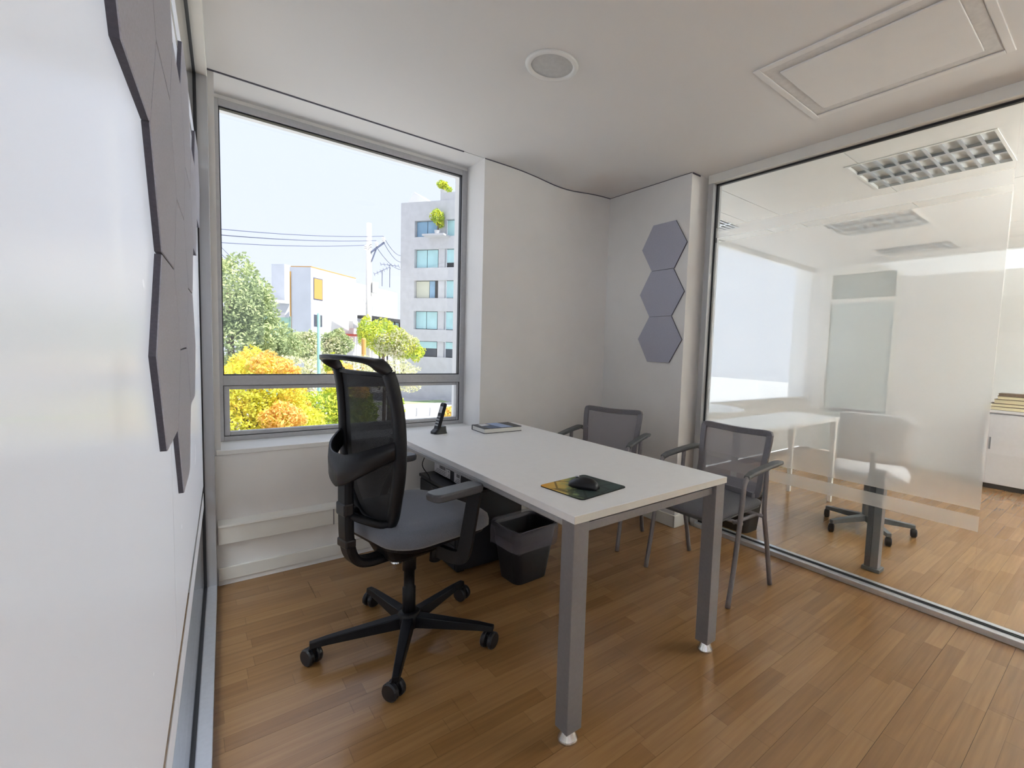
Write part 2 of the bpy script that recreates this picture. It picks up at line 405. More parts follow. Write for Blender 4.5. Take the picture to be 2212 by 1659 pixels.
# ------------------------------------------------------------------ ceiling with a sagging patch by the far pier
def cz(x, y):
    g = math.exp(-((x-1.30)/0.26)**2) * math.exp(-((YW-y)/0.40)**2)
    return ZC - 0.035*g
b = MB(); b.grid(lambda u, v: (-1.05 + 3.05*u, -1.7 + (YW+1.7)*v, cz(-1.05 + 3.05*u, -1.7 + (YW+1.7)*v)), 61, 70)
b.box((-1.05, -1.7, ZC+0.01), (2.0, 2.2, ZC+0.06))
ce = st(b.build('ceiling', 'ceiling_paint', smooth=False), 'plain white plaster ceiling with a damp stain in the corner', 'ceiling')
MB().box((-0.83, YW+0.006, ZC), (XR, YG+0.1, ZC+0.012)).build('recess_soffit', 'white_wall', ce)
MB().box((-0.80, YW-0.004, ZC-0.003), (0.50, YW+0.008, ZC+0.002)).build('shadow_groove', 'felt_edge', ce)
st(MB().box((-3.9, -3.7, ZC), (5.9, -1.7, ZC+0.06)).build('ceiling', 'white_wall'))
st(MB().box((-3.9, -1.7, ZC), (-1.05, 2.2, ZC+0.06)).build('ceiling', 'white_wall'))
ncl = st(MB().box((2.0, -1.7, ZC+0.02), (5.9, 2.2, ZC+0.06)).build('ceiling', 'white_wall'), 'white panelled ceiling of the next office', 'ceiling')

# ------------------------------------------------------------------ window wall
wn = struct('wall_back', 'white window wall with a deep window recess', 'wall')
MB().box((-0.86, YW, 0), (XR, 2.25, 0.655)).build('low_wall', 'white_wall', wn)
MB().box((XR, YW, 0), (2.0, 2.25, ZC+0.02)).build('pier', 'white_wall', wn)
MB().box((-0.92, YW+0.012, 0), (-0.752, 2.25, ZC)).build('left_jamb', 'white_wall', wn)
MB().box((-0.752, YG+0.01, 2.436), (XR, 2.25, ZC+0.02)).build('window_head', 'white_wall', wn)
MB().box((-0.772, YW-0.006, 0.655), (XR, YG+0.03, 0.679)).build('window_sill', 'white_paint', wn, bevel=0.003)
# cable trunking and skirting along the low wall
tk = struct('trim_1', 'cream cable trunking running along the wall below the window', 'trunking')
MB().box((-0.772, YW-0.030, 0.214), (XR-0.01, YW-0.0005, 0.305)).build('trunking_body', 'trunking', tk, bevel=0.003)
MB().prism([(0.0, 0.302), (0.034, 0.302), (0.030, 0.312), (0.0, 0.331)], -0.772, XR-0.01, lambda p: (p[2], YW-0.0005-p[0], p[1])).build('trunking_lid', 'trunking', tk)
MB().box((-0.26, YW-0.0315, 0.213), (-0.256, YW-0.0295, 0.306)).build('trunking_joint', 'felt_edge', tk)
bb = struct('baseboard_back', 'white skirting board below the cable trunking', 'baseboard')
MB().box((-0.772, YW-0.016, 0.026), (XR, YW-0.0005, 0.091)).build('skirting_board', 'trunking', bb, bevel=0.003)
MB().box((-0.772, YW-0.009, 0.0005), (XR, YW-0.0005, 0.026)).build('skirting_foot', 'white_paint', bb)
ol = thing('wall_socket', 'white double wall socket box above the skirting behind the black office chair', 'socket', (-0.145, YW-0.0005, 0.155))
MB().box((-0.058, -0.028, -0.058), (0.058, 0, 0.058)).build('socket_plate', 'white_paint', ol, bevel=0.004)
for i in (-1, 1):
    h = MB()
    for dx in (-0.007, 0.007): h.box((i*0.026+dx-0.0015, -0.0295, -0.006), (i*0.026+dx+0.0015, -0.0275, 0.008))
    h.build('socket_hole', 'gasket', ol)

# ------------------------------------------------------------------ window (aluminium, fixed light over a low opening light)
wi = struct('window_1', 'grey aluminium window with a tall pane above a low pane', 'window')
Y0 = YG; D = 0.055
def wbar(x0, x1, z0, z1, name='window_frame', y=Y0, d=D, m='window_aluminium', bev=0.002): return MB().box((x0, y, z0), (x1, y+d, z1)).build(name, m, wi, bevel=bev)
wbar(-0.752, -0.726, 0.679, 2.436); wbar(0.612, 0.648, 0.679, 2.436)
wbar(-0.726, 0.612, 2.402, 2.436); wbar(-0.726, 0.612, 0.977, 1.031, 'window_transom'); wbar(-0.726, 0.612, 0.679, 0.706)
for (x0, x1, z0, z1) in ((-0.726, -0.699, 0.706, 0.977), (0.592, 0.612, 0.706, 0.977), (-0.699, 0.592, 0.706, 0.729), (-0.699, 0.592, 0.955, 0.977)):
    wbar(x0+0.001, x1-0.001, z0+0.001, z1-0.001, 'sash_bar', Y0+0.006, 0.04)
for (x0, x1, z0, z1) in ((-0.726, -0.721, 1.031, 2.402), (0.607, 0.612, 1.031, 2.402), (-0.721, 0.607, 2.395, 2.402), (-0.721, 0.607, 1.031, 1.036)):
    wbar(x0, x1, z0, z1, 'pane_seal', Y0+0.012, 0.03, 'gasket', 0)
for (x0, x1, z0, z1) in ((-0.7265, -0.7245, 0.706, 0.977), (0.6105, 0.6125, 0.706, 0.977), (-0.726, 0.612, 0.705, 0.7065), (-0.726, 0.612, 0.9765, 0.978)):
    wbar(x0, x1, z0, z1, 'sash_joint', Y0-0.0006, 0.03, 'gasket', 0)
MB().box((-0.722, Y0+0.024, 1.032), (0.608, Y0+0.030, 2.398)).build('pane', 'clear_glass', wi)
MB().box((-0.700, Y0+0.024, 0.728), (0.593, Y0+0.030, 0.956)).build('pane', 'clear_glass', wi)
MB().box((-0.06, Y0-0.004, 0.706), (0.0, Y0+0.008, 0.726)).build('window_latch', 'window_aluminium', wi, bevel=0.002)

# ------------------------------------------------------------------ column between this office and the next
cl = st(MB().box((XH, YC, 0), (2.06, YW+0.05, ZC+0.02)).build('wall_column', 'white_wall'), 'white plastered column beside the glass partition', 'wall')
MB().box((XH-0.014, YC-0.014, 0.0005), (XP-0.05, YC, 0.088)).build('column_skirting', 'trunking', cl, bevel=0.003)
MB().box((XH-0.014, YC-0.013, 0.0005), (XH, YW, 0.088)).build('column_skirting', 'trunking', cl, bevel=0.003)

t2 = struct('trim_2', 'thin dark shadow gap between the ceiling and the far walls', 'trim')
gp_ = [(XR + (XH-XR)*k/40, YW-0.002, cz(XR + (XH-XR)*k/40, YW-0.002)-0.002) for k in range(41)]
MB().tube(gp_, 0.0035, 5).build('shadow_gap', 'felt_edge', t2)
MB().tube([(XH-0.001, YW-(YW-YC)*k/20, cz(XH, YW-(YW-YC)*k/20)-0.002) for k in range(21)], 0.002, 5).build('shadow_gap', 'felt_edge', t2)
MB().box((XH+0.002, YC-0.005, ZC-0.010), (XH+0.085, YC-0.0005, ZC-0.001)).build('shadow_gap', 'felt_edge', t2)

# ------------------------------------------------------------------ glass partitions
def partition(name, label, L, h_film, side, film, flip):
    # local frame: x along the run (0..L), y towards this office = +, z up ; glass at y=0
    p = struct(name, label, 'partition')
    hw = 0.050
    MB().box((0, -hw, 0.0005), (L, -0.006, 0.030)).build('bottom_rail', 'bright_aluminium', p, bevel=0.002)
    MB().box((0, 0.006, 0.0005), (L, hw, 0.030)).build('bottom_rail', 'bright_aluminium', p, bevel=0.002)
    MB().box((0, -0.006, 0.0005), (L, 0.006, 0.027)).build('bottom_gasket', 'gasket', p)
    MB().box((0, -0.011, 0.026), (L, -0.004, 0.034)).build('glazing_bead', 'gasket', p)
    MB().box((0, 0.004, 0.026), (L, 0.011, 0.034)).build('glazing_bead', 'gasket', p)
    for a, b_ in ((-hw, -0.006), (0.006, hw)): MB().box((0, a, 2.400), (L, b_, ZC)).build('top_rail', 'trunking', p, bevel=0.002)
    MB().box((0, -0.010, 2.388), (L, 0.010, ZC)).build('top_gasket', 'gasket', p)
    for a, b_ in ((-hw, -0.006), (0.006, hw)): MB().box((0, a, 0.0005), (0.042, b_, 2.400)).build('end_post', 'aluminium', p, bevel=0.002)
    MB().box((0, -0.011, 0.03), (0.052, 0.011, 2.400)).build('post_gasket', 'gasket', p)
    for i, (x0, x1) in enumerate(((0.01, 1.58), (1.582, L))):
        MB().box((x0, -0.005, 0.02), (x1, 0.005, 2.43)).build('glass_pane', 'partition_glass', p)
    zb, zt = h_film
    y = 0.0056 if side > 0 else -0.0056
    for x0, x1 in (((0.05, 1.58), (1.583, L)) if flip else ((0.05, 1.58),)):
        for z0, z1, nm in ((zb, zt, 'frosted_film'), (zb-0.105, zb-0.032, 'frosted_strip'), (zt+0.032, zt+0.100, 'frosted_strip')):
            MB().grid(lambda u, v: (x0+(x1-x0)*u, y, z0+(z1-z0)*v), 1, 1).build(nm, film, p)
    return p
# right: glass plane X = XP, run towards -Y from Y = 0.975
pr_ = partition('wall_right', 'glass partition with a frosted film band in front of the next office', 3.2, (0.560, 2.005), 1, 'film_right', False)
pr_.matrix_world = Matrix(((0, -1, 0, XP), (-1, 0, 0, 0.972), (0, 0, 1, 0), (0, 0, 0, 1)))
# left: plane 0.096 m left of the camera, turned 3 degrees
th = 0.05266
tl_ = Vector((math.sin(th), math.cos(th), 0)); nl_ = Vector((tl_.y, -tl_.x, 0))
CL = Vector((CAM.x, CAM.y, 0)) - nl_*0.0965
s_end = (1.80 - CL.y)/tl_.y
PL = CL + tl_*s_end
def left_frame(o): o.matrix_world = Matrix(((-tl_.x, nl_.x, 0, PL.x), (-tl_.y, nl_.y, 0, PL.y), (0, 0, 1, 0), (0, 0, 0, 1)))
pl_ = partition('wall_left', 'glass partition covered by a white frosted film beside the camera', 3.6, (0.530, 2.005), 1, 'film_left', True)
left_frame(pl_)

# ------------------------------------------------------------------ outer shell of neighbouring rooms and corridor
wf = struct('wall_front', 'unseen front wall of the corridor behind the camera, glazing added for fill daylight', 'wall')  # unseen wall; its window band is added to let in fill daylight
MB().box((-4.0, -3.8, 0), (5.9, -3.7, 0.9)).build('low_wall', 'white_wall', wf); MB().box((-4.0, -3.8, 2.2), (5.9, -3.7, ZC)).build('window_head', 'white_wall', wf)
MB().box((0.2, -3.8, 0.9), (5.9, -3.7, 2.2)).build('pier', 'white_wall', wf)
for x in (-4.0, -1.9, 0.1): MB().box((x, -3.8, 0.9), (x+0.10, -3.7, 2.2)).build('mullion', 'aluminium', wf)
MB().box((-4.0, -3.76, 0.9), (0.2, -3.752, 2.2)).build('glass_pane', 'clear_glass', wf)
st(MB().box((5.75, -3.7, 0), (5.9, 0.90, ZC+0.02)).build('wall_far_right', 'white_wall'), 'far white wall of the next office', 'wall')
st(MB().box((5.75, 1.76, 0), (5.9, 2.2, ZC+0.02)).build('wall_far_right', 'white_wall'))
st(MB().box((-4.0, -3.7, 0), (-3.9, 2.2, ZC)).build('wall_far_left', 'white_wall'))
wl2 = struct('wall_left_room'); 
MB().box((-3.9, 2.0, 0), (-0.92, 2.2, 0.68)).build('low_wall', 'white_wall', wl2)
MB().box((-3.9, 2.0, 2.42), (-0.92, 2.2, ZC)).build('window_head', 'white_wall', wl2)
MB().box((-3.9, 2.0, 0.68), (-3.4, 2.2, 2.42)).build('pier', 'white_wall', wl2)
w2 = struct('wall_next_office')
MB().box((2.0, 2.0, 0), (5.9, 2.2, 0.68)).build('low_wall', 'white_wall', w2)
# white roller blinds in the next office
for i, (x0, x1) in enumerate(((2.07, 3.26), (3.28, 4.49), (4.51, 5.74))):
    rb = thing('roller_blind', ['white roller blind in the next office nearest the glass partition', 'middle white roller blind of the next office window', 'white roller blind in the next office nearest the far wall'][i], 'blind', (x0, 1.975, 2.43), 0, 'roller blinds of the next office')
    W_ = x1-x0
    MB().grid(lambda u, v: (W_*u, 0, -0.02-1.71*v), 1, 1).build('blind_sheet', 'blind_sheet', rb)
    MB().tube([(0, 0, 0), (W_, 0, 0)], 0.02, 12).build('blind_roller', 'white_paint', rb, smooth=True)
    MB().box((0, -0.008, -1.745), (W_, 0.008, -1.722)).build('bottom_bar', 'white_paint', rb)
MB().box((5.735, -3.6, 0.0005), (5.75, 0.90, 0.075)).build('skirting_board', 'trunking', struct('baseboard_right'))
# door frame with a transom light in the far wall
dr = struct('door_1', 'pale glazed door with a transom light in the far wall of the next office', 'door')
for y0, y1, z0, z1, nm, m_ in ((1.70, 1.76, 0, 2.40, 'door_jamb', 'trunking'), (0.90, 0.96, 0, 2.40, 'door_jamb', 'trunking'), (0.96, 1.70, 2.34, 2.40, 'door_head', 'trunking'), (0.96, 1.70, 1.97, 2.03, 'transom_bar', 'trunking')):
    MB().box((5.75, y0, z0+0.0005), (5.82, y1, z1)).build(nm, m_, dr, bevel=0.003)
MB().box((5.75, 0.9, 2.40), (5.9, 1.76, ZC+0.02)).build('lintel', 'white_wall', dr)
pm('door_glass', (0.42, 0.46, 0.43), 0.3, var=0.02); pm('door_leaf', (0.62, 0.68, 0.66), 0.4, var=0.02)
MB().box((5.79, 0.96, 2.03), (5.80, 1.70, 2.34)).build('transom_pane', 'door_glass', dr)
dl = MB().box((5.775, 0.965, 0.012), (5.81, 1.695, 1.965)).build('door_leaf', 'door_leaf', dr)
MB().box((5.755, 1.05, 0.56), (5.775, 1.62, 0.60)).build('push_bar', 'desk_metal', dl)

# ceiling panels of the next office, with shadow joints
ycut = [-1.7, -0.62, 0.20, 1.07, 1.39, 2.0]; xcut = [2.007, 3.3, 4.55, 5.75]
lights = [(2.37, 2.95, -0.46, 0.285), (3.62, 4.20, 0.24, 0.985), (4.94, 5.46, 0.28, 1.00), (2.66, 3.22, 1.50, 1.95)]
for yi in range(len(ycut)-1):
    for xi in range(len(xcut)-1):
        x0, x1, y0, y1 = xcut[xi], xcut[xi+1], ycut[yi], ycut[yi+1]
        g = 0.003 if yi in (2, 3) or True else 0
        xs = sorted(set([x0+g, x1-g] + [v for l in lights for v in l[:2] if x0+g < v < x1-g])); ys = sorted(set([y0+g, y1-g] + [v for l in lights for v in l[2:] if y0+g < v < y1-g]))
        q = MB()
        for a, b_ in zip(xs, xs[1:]):
            for c, d in zip(ys, ys[1:]):
                mx_, my_ = (a+b_)/2, (c+d)/2
                if any(l[0] < mx_ < l[1] and l[2] < my_ < l[3] for l in lights): continue
                q.box((a, c, ZC), (b_, d, ZC+0.02))
        if len(q.bm.verts): q.build('ceiling_panel', 'white_wall', ncl)

# ------------------------------------------------------------------ recessed louvre lights in the next office (switched off)
pm('louvre_metal', (0.66, 0.67, 0.66), 0.5, 0.0, var=0.08, scale=20)
LB = ['large louvred ceiling light nearest the glass partition', 'second louvred ceiling light behind the frosted film', 'third louvred ceiling light close to the far wall', 'louvred ceiling light partly hidden behind the partition post']
for i, (x0, x1, y0, y1) in enumerate(lights):
    t = thing('louvre_light', LB[i], 'ceiling light', ((x0+x1)/2, (y0+y1)/2, ZC), 0, 'louvred lights in the next office')
    hx, hy = (x1-x0)/2, (y1-y0)/2
    f = MB()
    for a, b_ in (((-hx, -hy, -0.004), (hx, -hy+0.016, 0.019)), ((-hx, hy-0.016, -0.004), (hx, hy, 0.019)), ((-hx, -hy+0.016, -0.004), (-hx+0.016, hy-0.016, 0.019)), ((hx-0.016, -hy+0.016, -0.004), (hx, hy-0.016, 0.019))): f.box(a, b_)
    f.build('light_frame', 'white_paint', t)
    MB().box((-hx+0.016, -hy+0.016, 0.0145), (hx-0.016, hy-0.016, 0.019)).build('light_tray', 'louvre_metal', t)
    zb_ = 0.0
    for k in (1, 2):
        x = -hx + 2*hx*k/3
        MB().prism([(-0.012, -0.004), (0.012, -0.004), (0.003, 0.0145), (-0.003, 0.0145)], -hy+0.016, hy-0.016, lambda p, x=x: (x+p[0], p[2], p[1])).build('long_blade', 'bright_aluminium', t)
    n_ = 9
    for k in range(1, n_):
        y = -hy + 2*hy*k/n_
        MB().prism([(-0.009, -0.0035), (0.009, -0.0035), (0.002, 0.0145), (-0.002, 0.0145)], -hx+0.016, hx-0.016, lambda p, y=y: (p[2], y+p[0], p[1])).build('cross_blade', 'bright_aluminium', t)

# ------------------------------------------------------------------ added fill lights out of view: corridor, left office, next office
FILLS = [((-2.3, -2.75), (2.2, 1.1), 'wide added fill light panel, out of view on the corridor ceiling', 'fill_corridor'), ((-2.5, 0.2), (1.4, 2.0), 'wide added fill light panel, out of view in the office left of the frosted partition', 'fill_left')]
for (x, y), (wx, wy), lab, m_ in FILLS:
    t = thing('fill_panel', lab, 'ceiling light', (x, y, ZC))
    hx, hy = wx/2, wy/2
    f = MB()
    for a, b_ in (((-hx, -hy, -0.02), (hx, -hy+0.02, 0)), ((-hx, hy-0.02, -0.02), (hx, hy, 0)), ((-hx, -hy+0.02, -0.02), (-hx+0.02, hy-0.02, 0)), ((hx-0.02, -hy+0.02, -0.02), (hx, hy-0.02, 0))): f.box(a, b_)
    f.build('fill_frame', 'white_paint', t)
    MB().box((-hx+0.02, -hy+0.02, -0.014), (hx-0.02, hy-0.02, -0.001)).build('fill_diffuser', m_, t)

t = thing('fill_uplight', 'long white fill light added out of view, shining up at the ceiling of the next office', 'fill light', (3.9, -2.0, ZC))  # unseen uplight added to brighten the next office
hb_ = MB().box((-1.1, -0.14, -0.70), (1.1, 0.14, -0.64)).build('fill_housing', 'white_paint', t, bevel=0.003)
MB().box((-1.08, -0.12, -0.6399), (1.08, 0.12, -0.636)).build('fill_diffuser', 'fill_right', hb_)
for x in (-0.9, 0.9): MB().tube([(x, 0, -0.636), (x, 0, 0)], 0.003, 6).build('suspension_rod', 'chrome', t)

# ------------------------------------------------------------------ downlight and added ceiling rectangle in this office
t = thing('downlight', 'round white recessed downlight switched off in the middle of the ceiling', 'ceiling light', (0.366, 0.700, ZC))
MB().lathe([(0.091, 0.0), (0.091, -0.007), (0.098, -0.011), (0.112, -0.008), (0.116, 0.0)], n=40).build('trim_ring', 'white_paint', t, smooth=True)
MB().lathe([(0.001, -0.0005), (0.090, -0.0005), (0.090, -0.002), (0.001, -0.002)], n=40).build('light_disc', 'diffuser', t)
t = thing('ceiling_rectangle', 'square white framed panel added to the ceiling after a faint reflection-like rectangle', 'ceiling panel', (1.32, -0.245, ZC))  # added panel shaped after a blurred rectangle that looks like a glass reflection
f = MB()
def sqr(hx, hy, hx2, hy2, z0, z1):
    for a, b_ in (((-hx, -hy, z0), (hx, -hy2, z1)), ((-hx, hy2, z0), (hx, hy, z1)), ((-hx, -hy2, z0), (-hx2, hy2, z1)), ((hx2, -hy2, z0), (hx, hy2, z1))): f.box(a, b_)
sqr(0.295, 0.385, 0.265, 0.355, -0.006, 0); f.build('rectangle_frame', 'white_wall', t, bevel=0.003)
f = MB(); sqr(0.262, 0.352, 0.215, 0.305, -0.0015, 0); f.build('rectangle_band', 'rectangle_shade', t)
MB().box((-0.213, -0.303, -0.008), (0.213, 0.303, 0)).build('rectangle_panel', 'white_wall', t, bevel=0.003)

# ------------------------------------------------------------------ hexagonal felt panels
def hexpanel(name, label, mw, s, h, thick, group, tilt=0.0, fm='felt'):
    # mw maps local (a along wall, z, out) ; hexagon half height h, side s, flat top
    root = thing(name, label, 'acoustic panel', (0, 0, 0), 0, group)
    P = [(s, 0), (s/2, h), (-s/2, h), (-s, 0), (-s/2, -h), (s/2, -h)]
    c, sn = math.cos(tilt), math.sin(tilt); P = [(x*c-y*sn, x*sn+y*c) for x, y in P]
    Q = [(x*0.994, y*0.994) for x, y in P]
    MB().prism(P, 0.0005, thick-0.0015).build('felt_core', 'felt_edge', root)
    MB().loft([[(x, y, thick-0.0015) for x, y in P], [(x, y, thick) for x, y in Q]]).build('felt_face', fm, root)
    root.matrix_world = mw
    return root
RL = ['top grey hexagonal felt panel on the column wall', 'middle grey hexagonal felt panel on the column wall', 'bottom grey hexagonal felt panel on the column wall']
for i, (y, z, tl) in enumerate(((1.222, 1.994, 0.012), (1.224, 1.663, 0.004), (1.224, 1.3325, -0.006))):
    mw = Matrix(((0, 0, -1, XH), (-1, 0, 0, y), (0, 1, 0, z), (0, 0, 0, 1)))
    hexpanel('felt_panel', RL[i], mw, 0.205, 0.1645, 0.012, 'hexagonal felt panels on the column wall', tl)
HX = [((0, 1), 'grey hexagonal felt panel on the frosted partition, upper one nearest the camera'), ((1, 0), 'felt panel on the frosted partition, middle one in the second column from the camera'),
      ((1, -2), 'lowest felt panel in the second column on the frosted partition'), ((1, 2), 'felt panel at the top of the second column on the frosted partition'),
      ((2, 1), 'upper felt panel in the third column on the frosted partition'), ((2, -1), 'middle felt panel in the third column on the frosted partition'),
      ((2, -3), 'lowest hanging felt panel of the frosted partition cluster'), ((3, 2), 'upper felt panel in the fourth column on the frosted partition'),
      ((3, 0), 'middle felt panel in the fourth column on the frosted partition'), ((3, -2), 'lower felt panel in the fourth column on the frosted partition'),
      ((4, 1), 'felt panel next to last before the window post on the frosted partition'), ((5, 2), 'felt panel closest to the window post on the frosted partition')]
sL, hL, t0L, z0L = 0.2320, 0.16585, 0.8119, 1.5328
BASE = Vector((CAM.x, CAM.y, 0)) - nl_*0.0905
for (i, j), lab in HX:
    a = t0L + 1.5*sL*i; z = z0L + hL*j
    o_p = BASE + tl_*a
    mw = Matrix(((-tl_.x, 0, nl_.x, o_p.x), (-tl_.y, 0, nl_.y, o_p.y), (0, 1, 0, z), (0, 0, 0, 1)))
    hexpanel('felt_panel', lab, mw, sL-0.0022, hL-0.0019, 0.0105, 'hexagonal felt panels on the frosted partition', 0.0)

# ------------------------------------------------------------------ desk
DW, DL = 0.812, 1.60
dk = thing('desk', 'large white desk on square grey metal legs in the middle of the office', 'desk', (0, 0, 0), R(0.689))
dt = MB().box((0, 0, 0.7155), (DW, DL, 0.740)).build('desktop', 'desk_white', dk, bevel=0.0015)
MB().box((0.0002, -0.0012, 0.716), (DW-0.0002, 0.0006, 0.7392)).build('edge_band', 'desk_edge', dt)
for x, y in ((0.004, 0.004), (DW-0.064, 0.004), (0.004, DL-0.064), (DW-0.064, DL-0.064)):
    lg = MB().box((x, y, 0.040), (x+0.060, y+0.060, 0.7150)).build('leg', 'desk_metal', dk, bevel=0.002)
    MB().lathe([(0.018, 0.040), (0.021, 0.030), (0.030, 0.010), (0.032, 0.005), (0.032, 0.0005)], (x+0.03, y+0.03, 0), 24).build('foot', 'chrome', lg, smooth=True)
for a, b_ in (((0.064, 0.022, 0.672), (DW-0.064, 0.052, 0.700)), ((0.064, DL-0.060, 0.682), (DW-0.064, DL-0.030, 0.708))): MB().box(a, b_).build('end_rail', 'desk_metal', dk, bevel=0.002)
for x in (0.014, DW-0.044): MB().box((x, 0.064, 0.686), (x+0.030, DL-0.064, 0.708)).build('side_rail', 'aluminium', dk, bevel=0.006)
for x in (0.2, 0.6): MB().box((x, 0.06, 0.700), (x+0.04, DL-0.06, 0.7155)).build('cross_bar', 'desk_metal', dk)

# ------------------------------------------------------------------ mouse pad and mouse
mp_ = thing('mouse_pad', 'square mouse pad printed in amber and dark green under the mouse', 'mouse pad', (0.221, 0.221, 0.740), R(6.5))
MB().prism(rrect(0.238, 0.215, 0.016), 0.0003, 0.0032).build('pad_base', 'black_plastic', mp_)
MB().prism(rrect(0.236, 0.213, 0.015), 0.0032, 0.0038).build('pad_print', 'pad_art', mp_)
ms = thing('mouse', 'black wireless computer mouse lying on the mouse pad', 'mouse', (0.212, 0.207, 0.7439), R(22))
def mring(t):
    # cross sections along the mouse, t 0..1
    y = -0.056 + 0.112*t; wd = 0.033*(math.sin(PI*min(1, max(0, 0.06+0.88*t)))**0.45); h = 0.038*(math.sin(PI*min(1, 0.10+0.80*t**0.85))**0.7)
    return [(wd*math.cos(a), y, max(0.0004, h*max(0, math.sin(a))**0.8)) for a in [PI*k/12 for k in range(13)]]
MB().loft([mring(k/12) for k in range(13)]).build('mouse_body', 'black_satin', ms, smooth=True)
MB().tube([(0, 0.022, 0.0355), (0, 0.034, 0.0325)], 0.0035, 8).build('scroll_wheel', 'chrome', ms)

# ------------------------------------------------------------------ book
bk = thing('book', 'dark hardcover book with a pale blue band lying on the far end of the desk', 'book', (0.540, 1.392, 0.740), R(-2))
MB().box((-0.122, -0.080, 0.0003), (0.122, 0.084, 0.0030)).build('back_cover', 'book_dark', bk)
cv = MB().box((-0.122, -0.080, 0.0265), (0.122, 0.084, 0.0295)).build('front_cover', 'book_dark', bk)
MB().box((-0.122, 0.081, 0.003), (0.122, 0.084, 0.0265)).build('spine', 'book_dark', bk)
MB().box((-0.118, -0.076, 0.003), (0.118, 0.081, 0.0265)).build('page_block', 'page', bk)
MB().prism([(-0.01, -0.0795), (0.065, -0.0795), (0.045, 0.0835), (-0.03, 0.0835)], 0.0295, 0.0300).build('cover_band', 'book_blue', cv)
MB().prism([(-0.085, -0.0795), (-0.012, -0.0795), (-0.03, 0.02), (-0.095, 0.0)], 0.0295, 0.0299).build('cover_photo', 'book_navy', cv)
MB().prism([(-0.095, 0.006), (-0.034, 0.026), (-0.042, 0.075), (-0.09, 0.07)], 0.0295, 0.0299).build('cover_title', 'book_white', cv)

# ------------------------------------------------------------------ cordless phone
ph = thing('cordless_phone', 'black cordless phone standing in its charging cradle on the desk', 'phone', (0.207, 1.455, 0.740), R(8))
MB().loft([[(x*0.040, y*0.034, 0.0004) for x, y in rrect(2, 2, 0.5)], [(x*0.038-0.002, y*0.032, 0.012) for x, y in rrect(2, 2, 0.5)], [(x*0.020+0.014, y*0.026, 0.040) for x, y in rrect(2, 2, 0.5)]]).build('cradle', 'black_satin', ph, smooth=False)
ax = Vector((0.045, 0, 0.150)); 
def hs(u, v, wv): # u across depth, v across width, wv along
    b0 = Vector((-0.016, 0, 0.012)); d = ax.normalized(); nrm = Vector((d.z, 0, -d.x))
    return tuple(b0 + d*wv + nrm*u + Vector((0, 1, 0))*v)
hp = [(u, v) for u, v in rrect(0.019, 0.046, 0.007)]
hd = MB().loft([[hs(u*k, v*k, wv) for u, v in hp] for wv, k in ((0.0, 0.8), (0.004, 1), (0.152, 1), (0.160, 0.9), (0.164, 0.55))]).build('handset', 'black_plastic', ph)
MB().loft([[hs(-0.0098, v, wv) for v in (-0.016, 0.016)] + [hs(-0.0108, v, wv) for v in (0.016, -0.016)] for wv in (0.105, 0.142)]).build('screen', 'phone_grey', hd)
for r_ in range(4):
    for c_ in range(3):
        v0 = -0.014 + 0.0105*c_; w0 = 0.030 + 0.016*r_
        MB().loft([[hs(-0.0098, v, wv) for v in (v0, v0+0.008)] + [hs(-0.0115, v, wv) for v in (v0+0.008, v0)] for wv in (w0, w0+0.009)]).build('key', 'phone_grey', hd)

# ------------------------------------------------------------------ waste bin with liner
wb = thing('waste_bin', 'black plastic waste bin with a thin dark bag over its rim beside the desk leg', 'waste bin', (0.518, 1.035, 0), R(3))
def ring(w_, d_, z, r=0.04, wob=0): return [(x, y, z + wob*math.sin(9*math.atan2(y, x)+1) + wob*0.6*math.sin(17*math.atan2(y, x))) for x, y in rrect(w_, d_, r, 8)]
b = MB(); b.loft([ring(0.205, 0.175, 0.0005), ring(0.28, 0.235, 0.285), ring(0.295, 0.25, 0.287), ring(0.295, 0.25, 0.297), ring(0.272, 0.228, 0.297), ring(0.20, 0.168, 0.008)])
b.build('bin_body', 'bin_black', wb)
b = MB(); b.loft([ring(0.262, 0.218, 0.18), ring(0.268, 0.223, 0.25, wob=0.004), ring(0.27, 0.225, 0.302, wob=0.006), ring(0.302, 0.256, 0.305, 0.045, 0.006), ring(0.312, 0.262, 0.26, 0.05, 0.005), ring(0.309, 0.258, 0.195, 0.05, 0.009)], cap=False)
b.build('bin_liner', 'bag_film', wb, smooth=True)

# ------------------------------------------------------------------ drawer pedestal and box with paper labels under the desk
pd = thing('drawer_pedestal', 'black metal drawer pedestal on the floor under the desk', 'cabinet', (0.43, 1.50, 0))
MB().box((-0.205, -0.255, 0.012), (0.205, 0.255, 0.425)).build('pedestal_body', 'dark_panel', pd, bevel=0.003)
MB().box((-0.213, -0.262, 0.4255), (0.213, 0.262, 0.443)).build('pedestal_top', 'black_satin', pd, bevel=0.002)
for k in range(3):
    d_ = MB().box((-0.2125, -0.245, 0.02+0.134*k), (-0.2055, 0.245, 0.149+0.134*k)).build('drawer', 'dark_panel', pd, bevel=0.002)
    MB().box((-0.2195, -0.06, 0.125+0.134*k), (-0.2127, 0.06, 0.137+0.134*k)).build('handle', 'black_satin', d_)
for x in (-0.17, 0.17):
    for y in (-0.22, 0.22): MB().box((x-0.02, y-0.02, 0.0004), (x+0.02, y+0.02, 0.012)).build('foot', 'black_plastic', pd)
pc = thing('computer_case', 'black computer case with white paper labels lying on the pedestal under the desk', 'computer', (0.46, 1.485, 0.4435))
MB().box((-0.165, -0.235, 0.006), (0.165, 0.235, 0.185)).build('case_body', 'dark_panel', pc, bevel=0.004)
for x in (-0.13, 0.13):
    for y in (-0.2, 0.2): MB().box((x-0.015, y-0.015, 0.0003), (x+0.015, y+0.015, 0.006)).build('rubber_foot', 'gasket', pc)
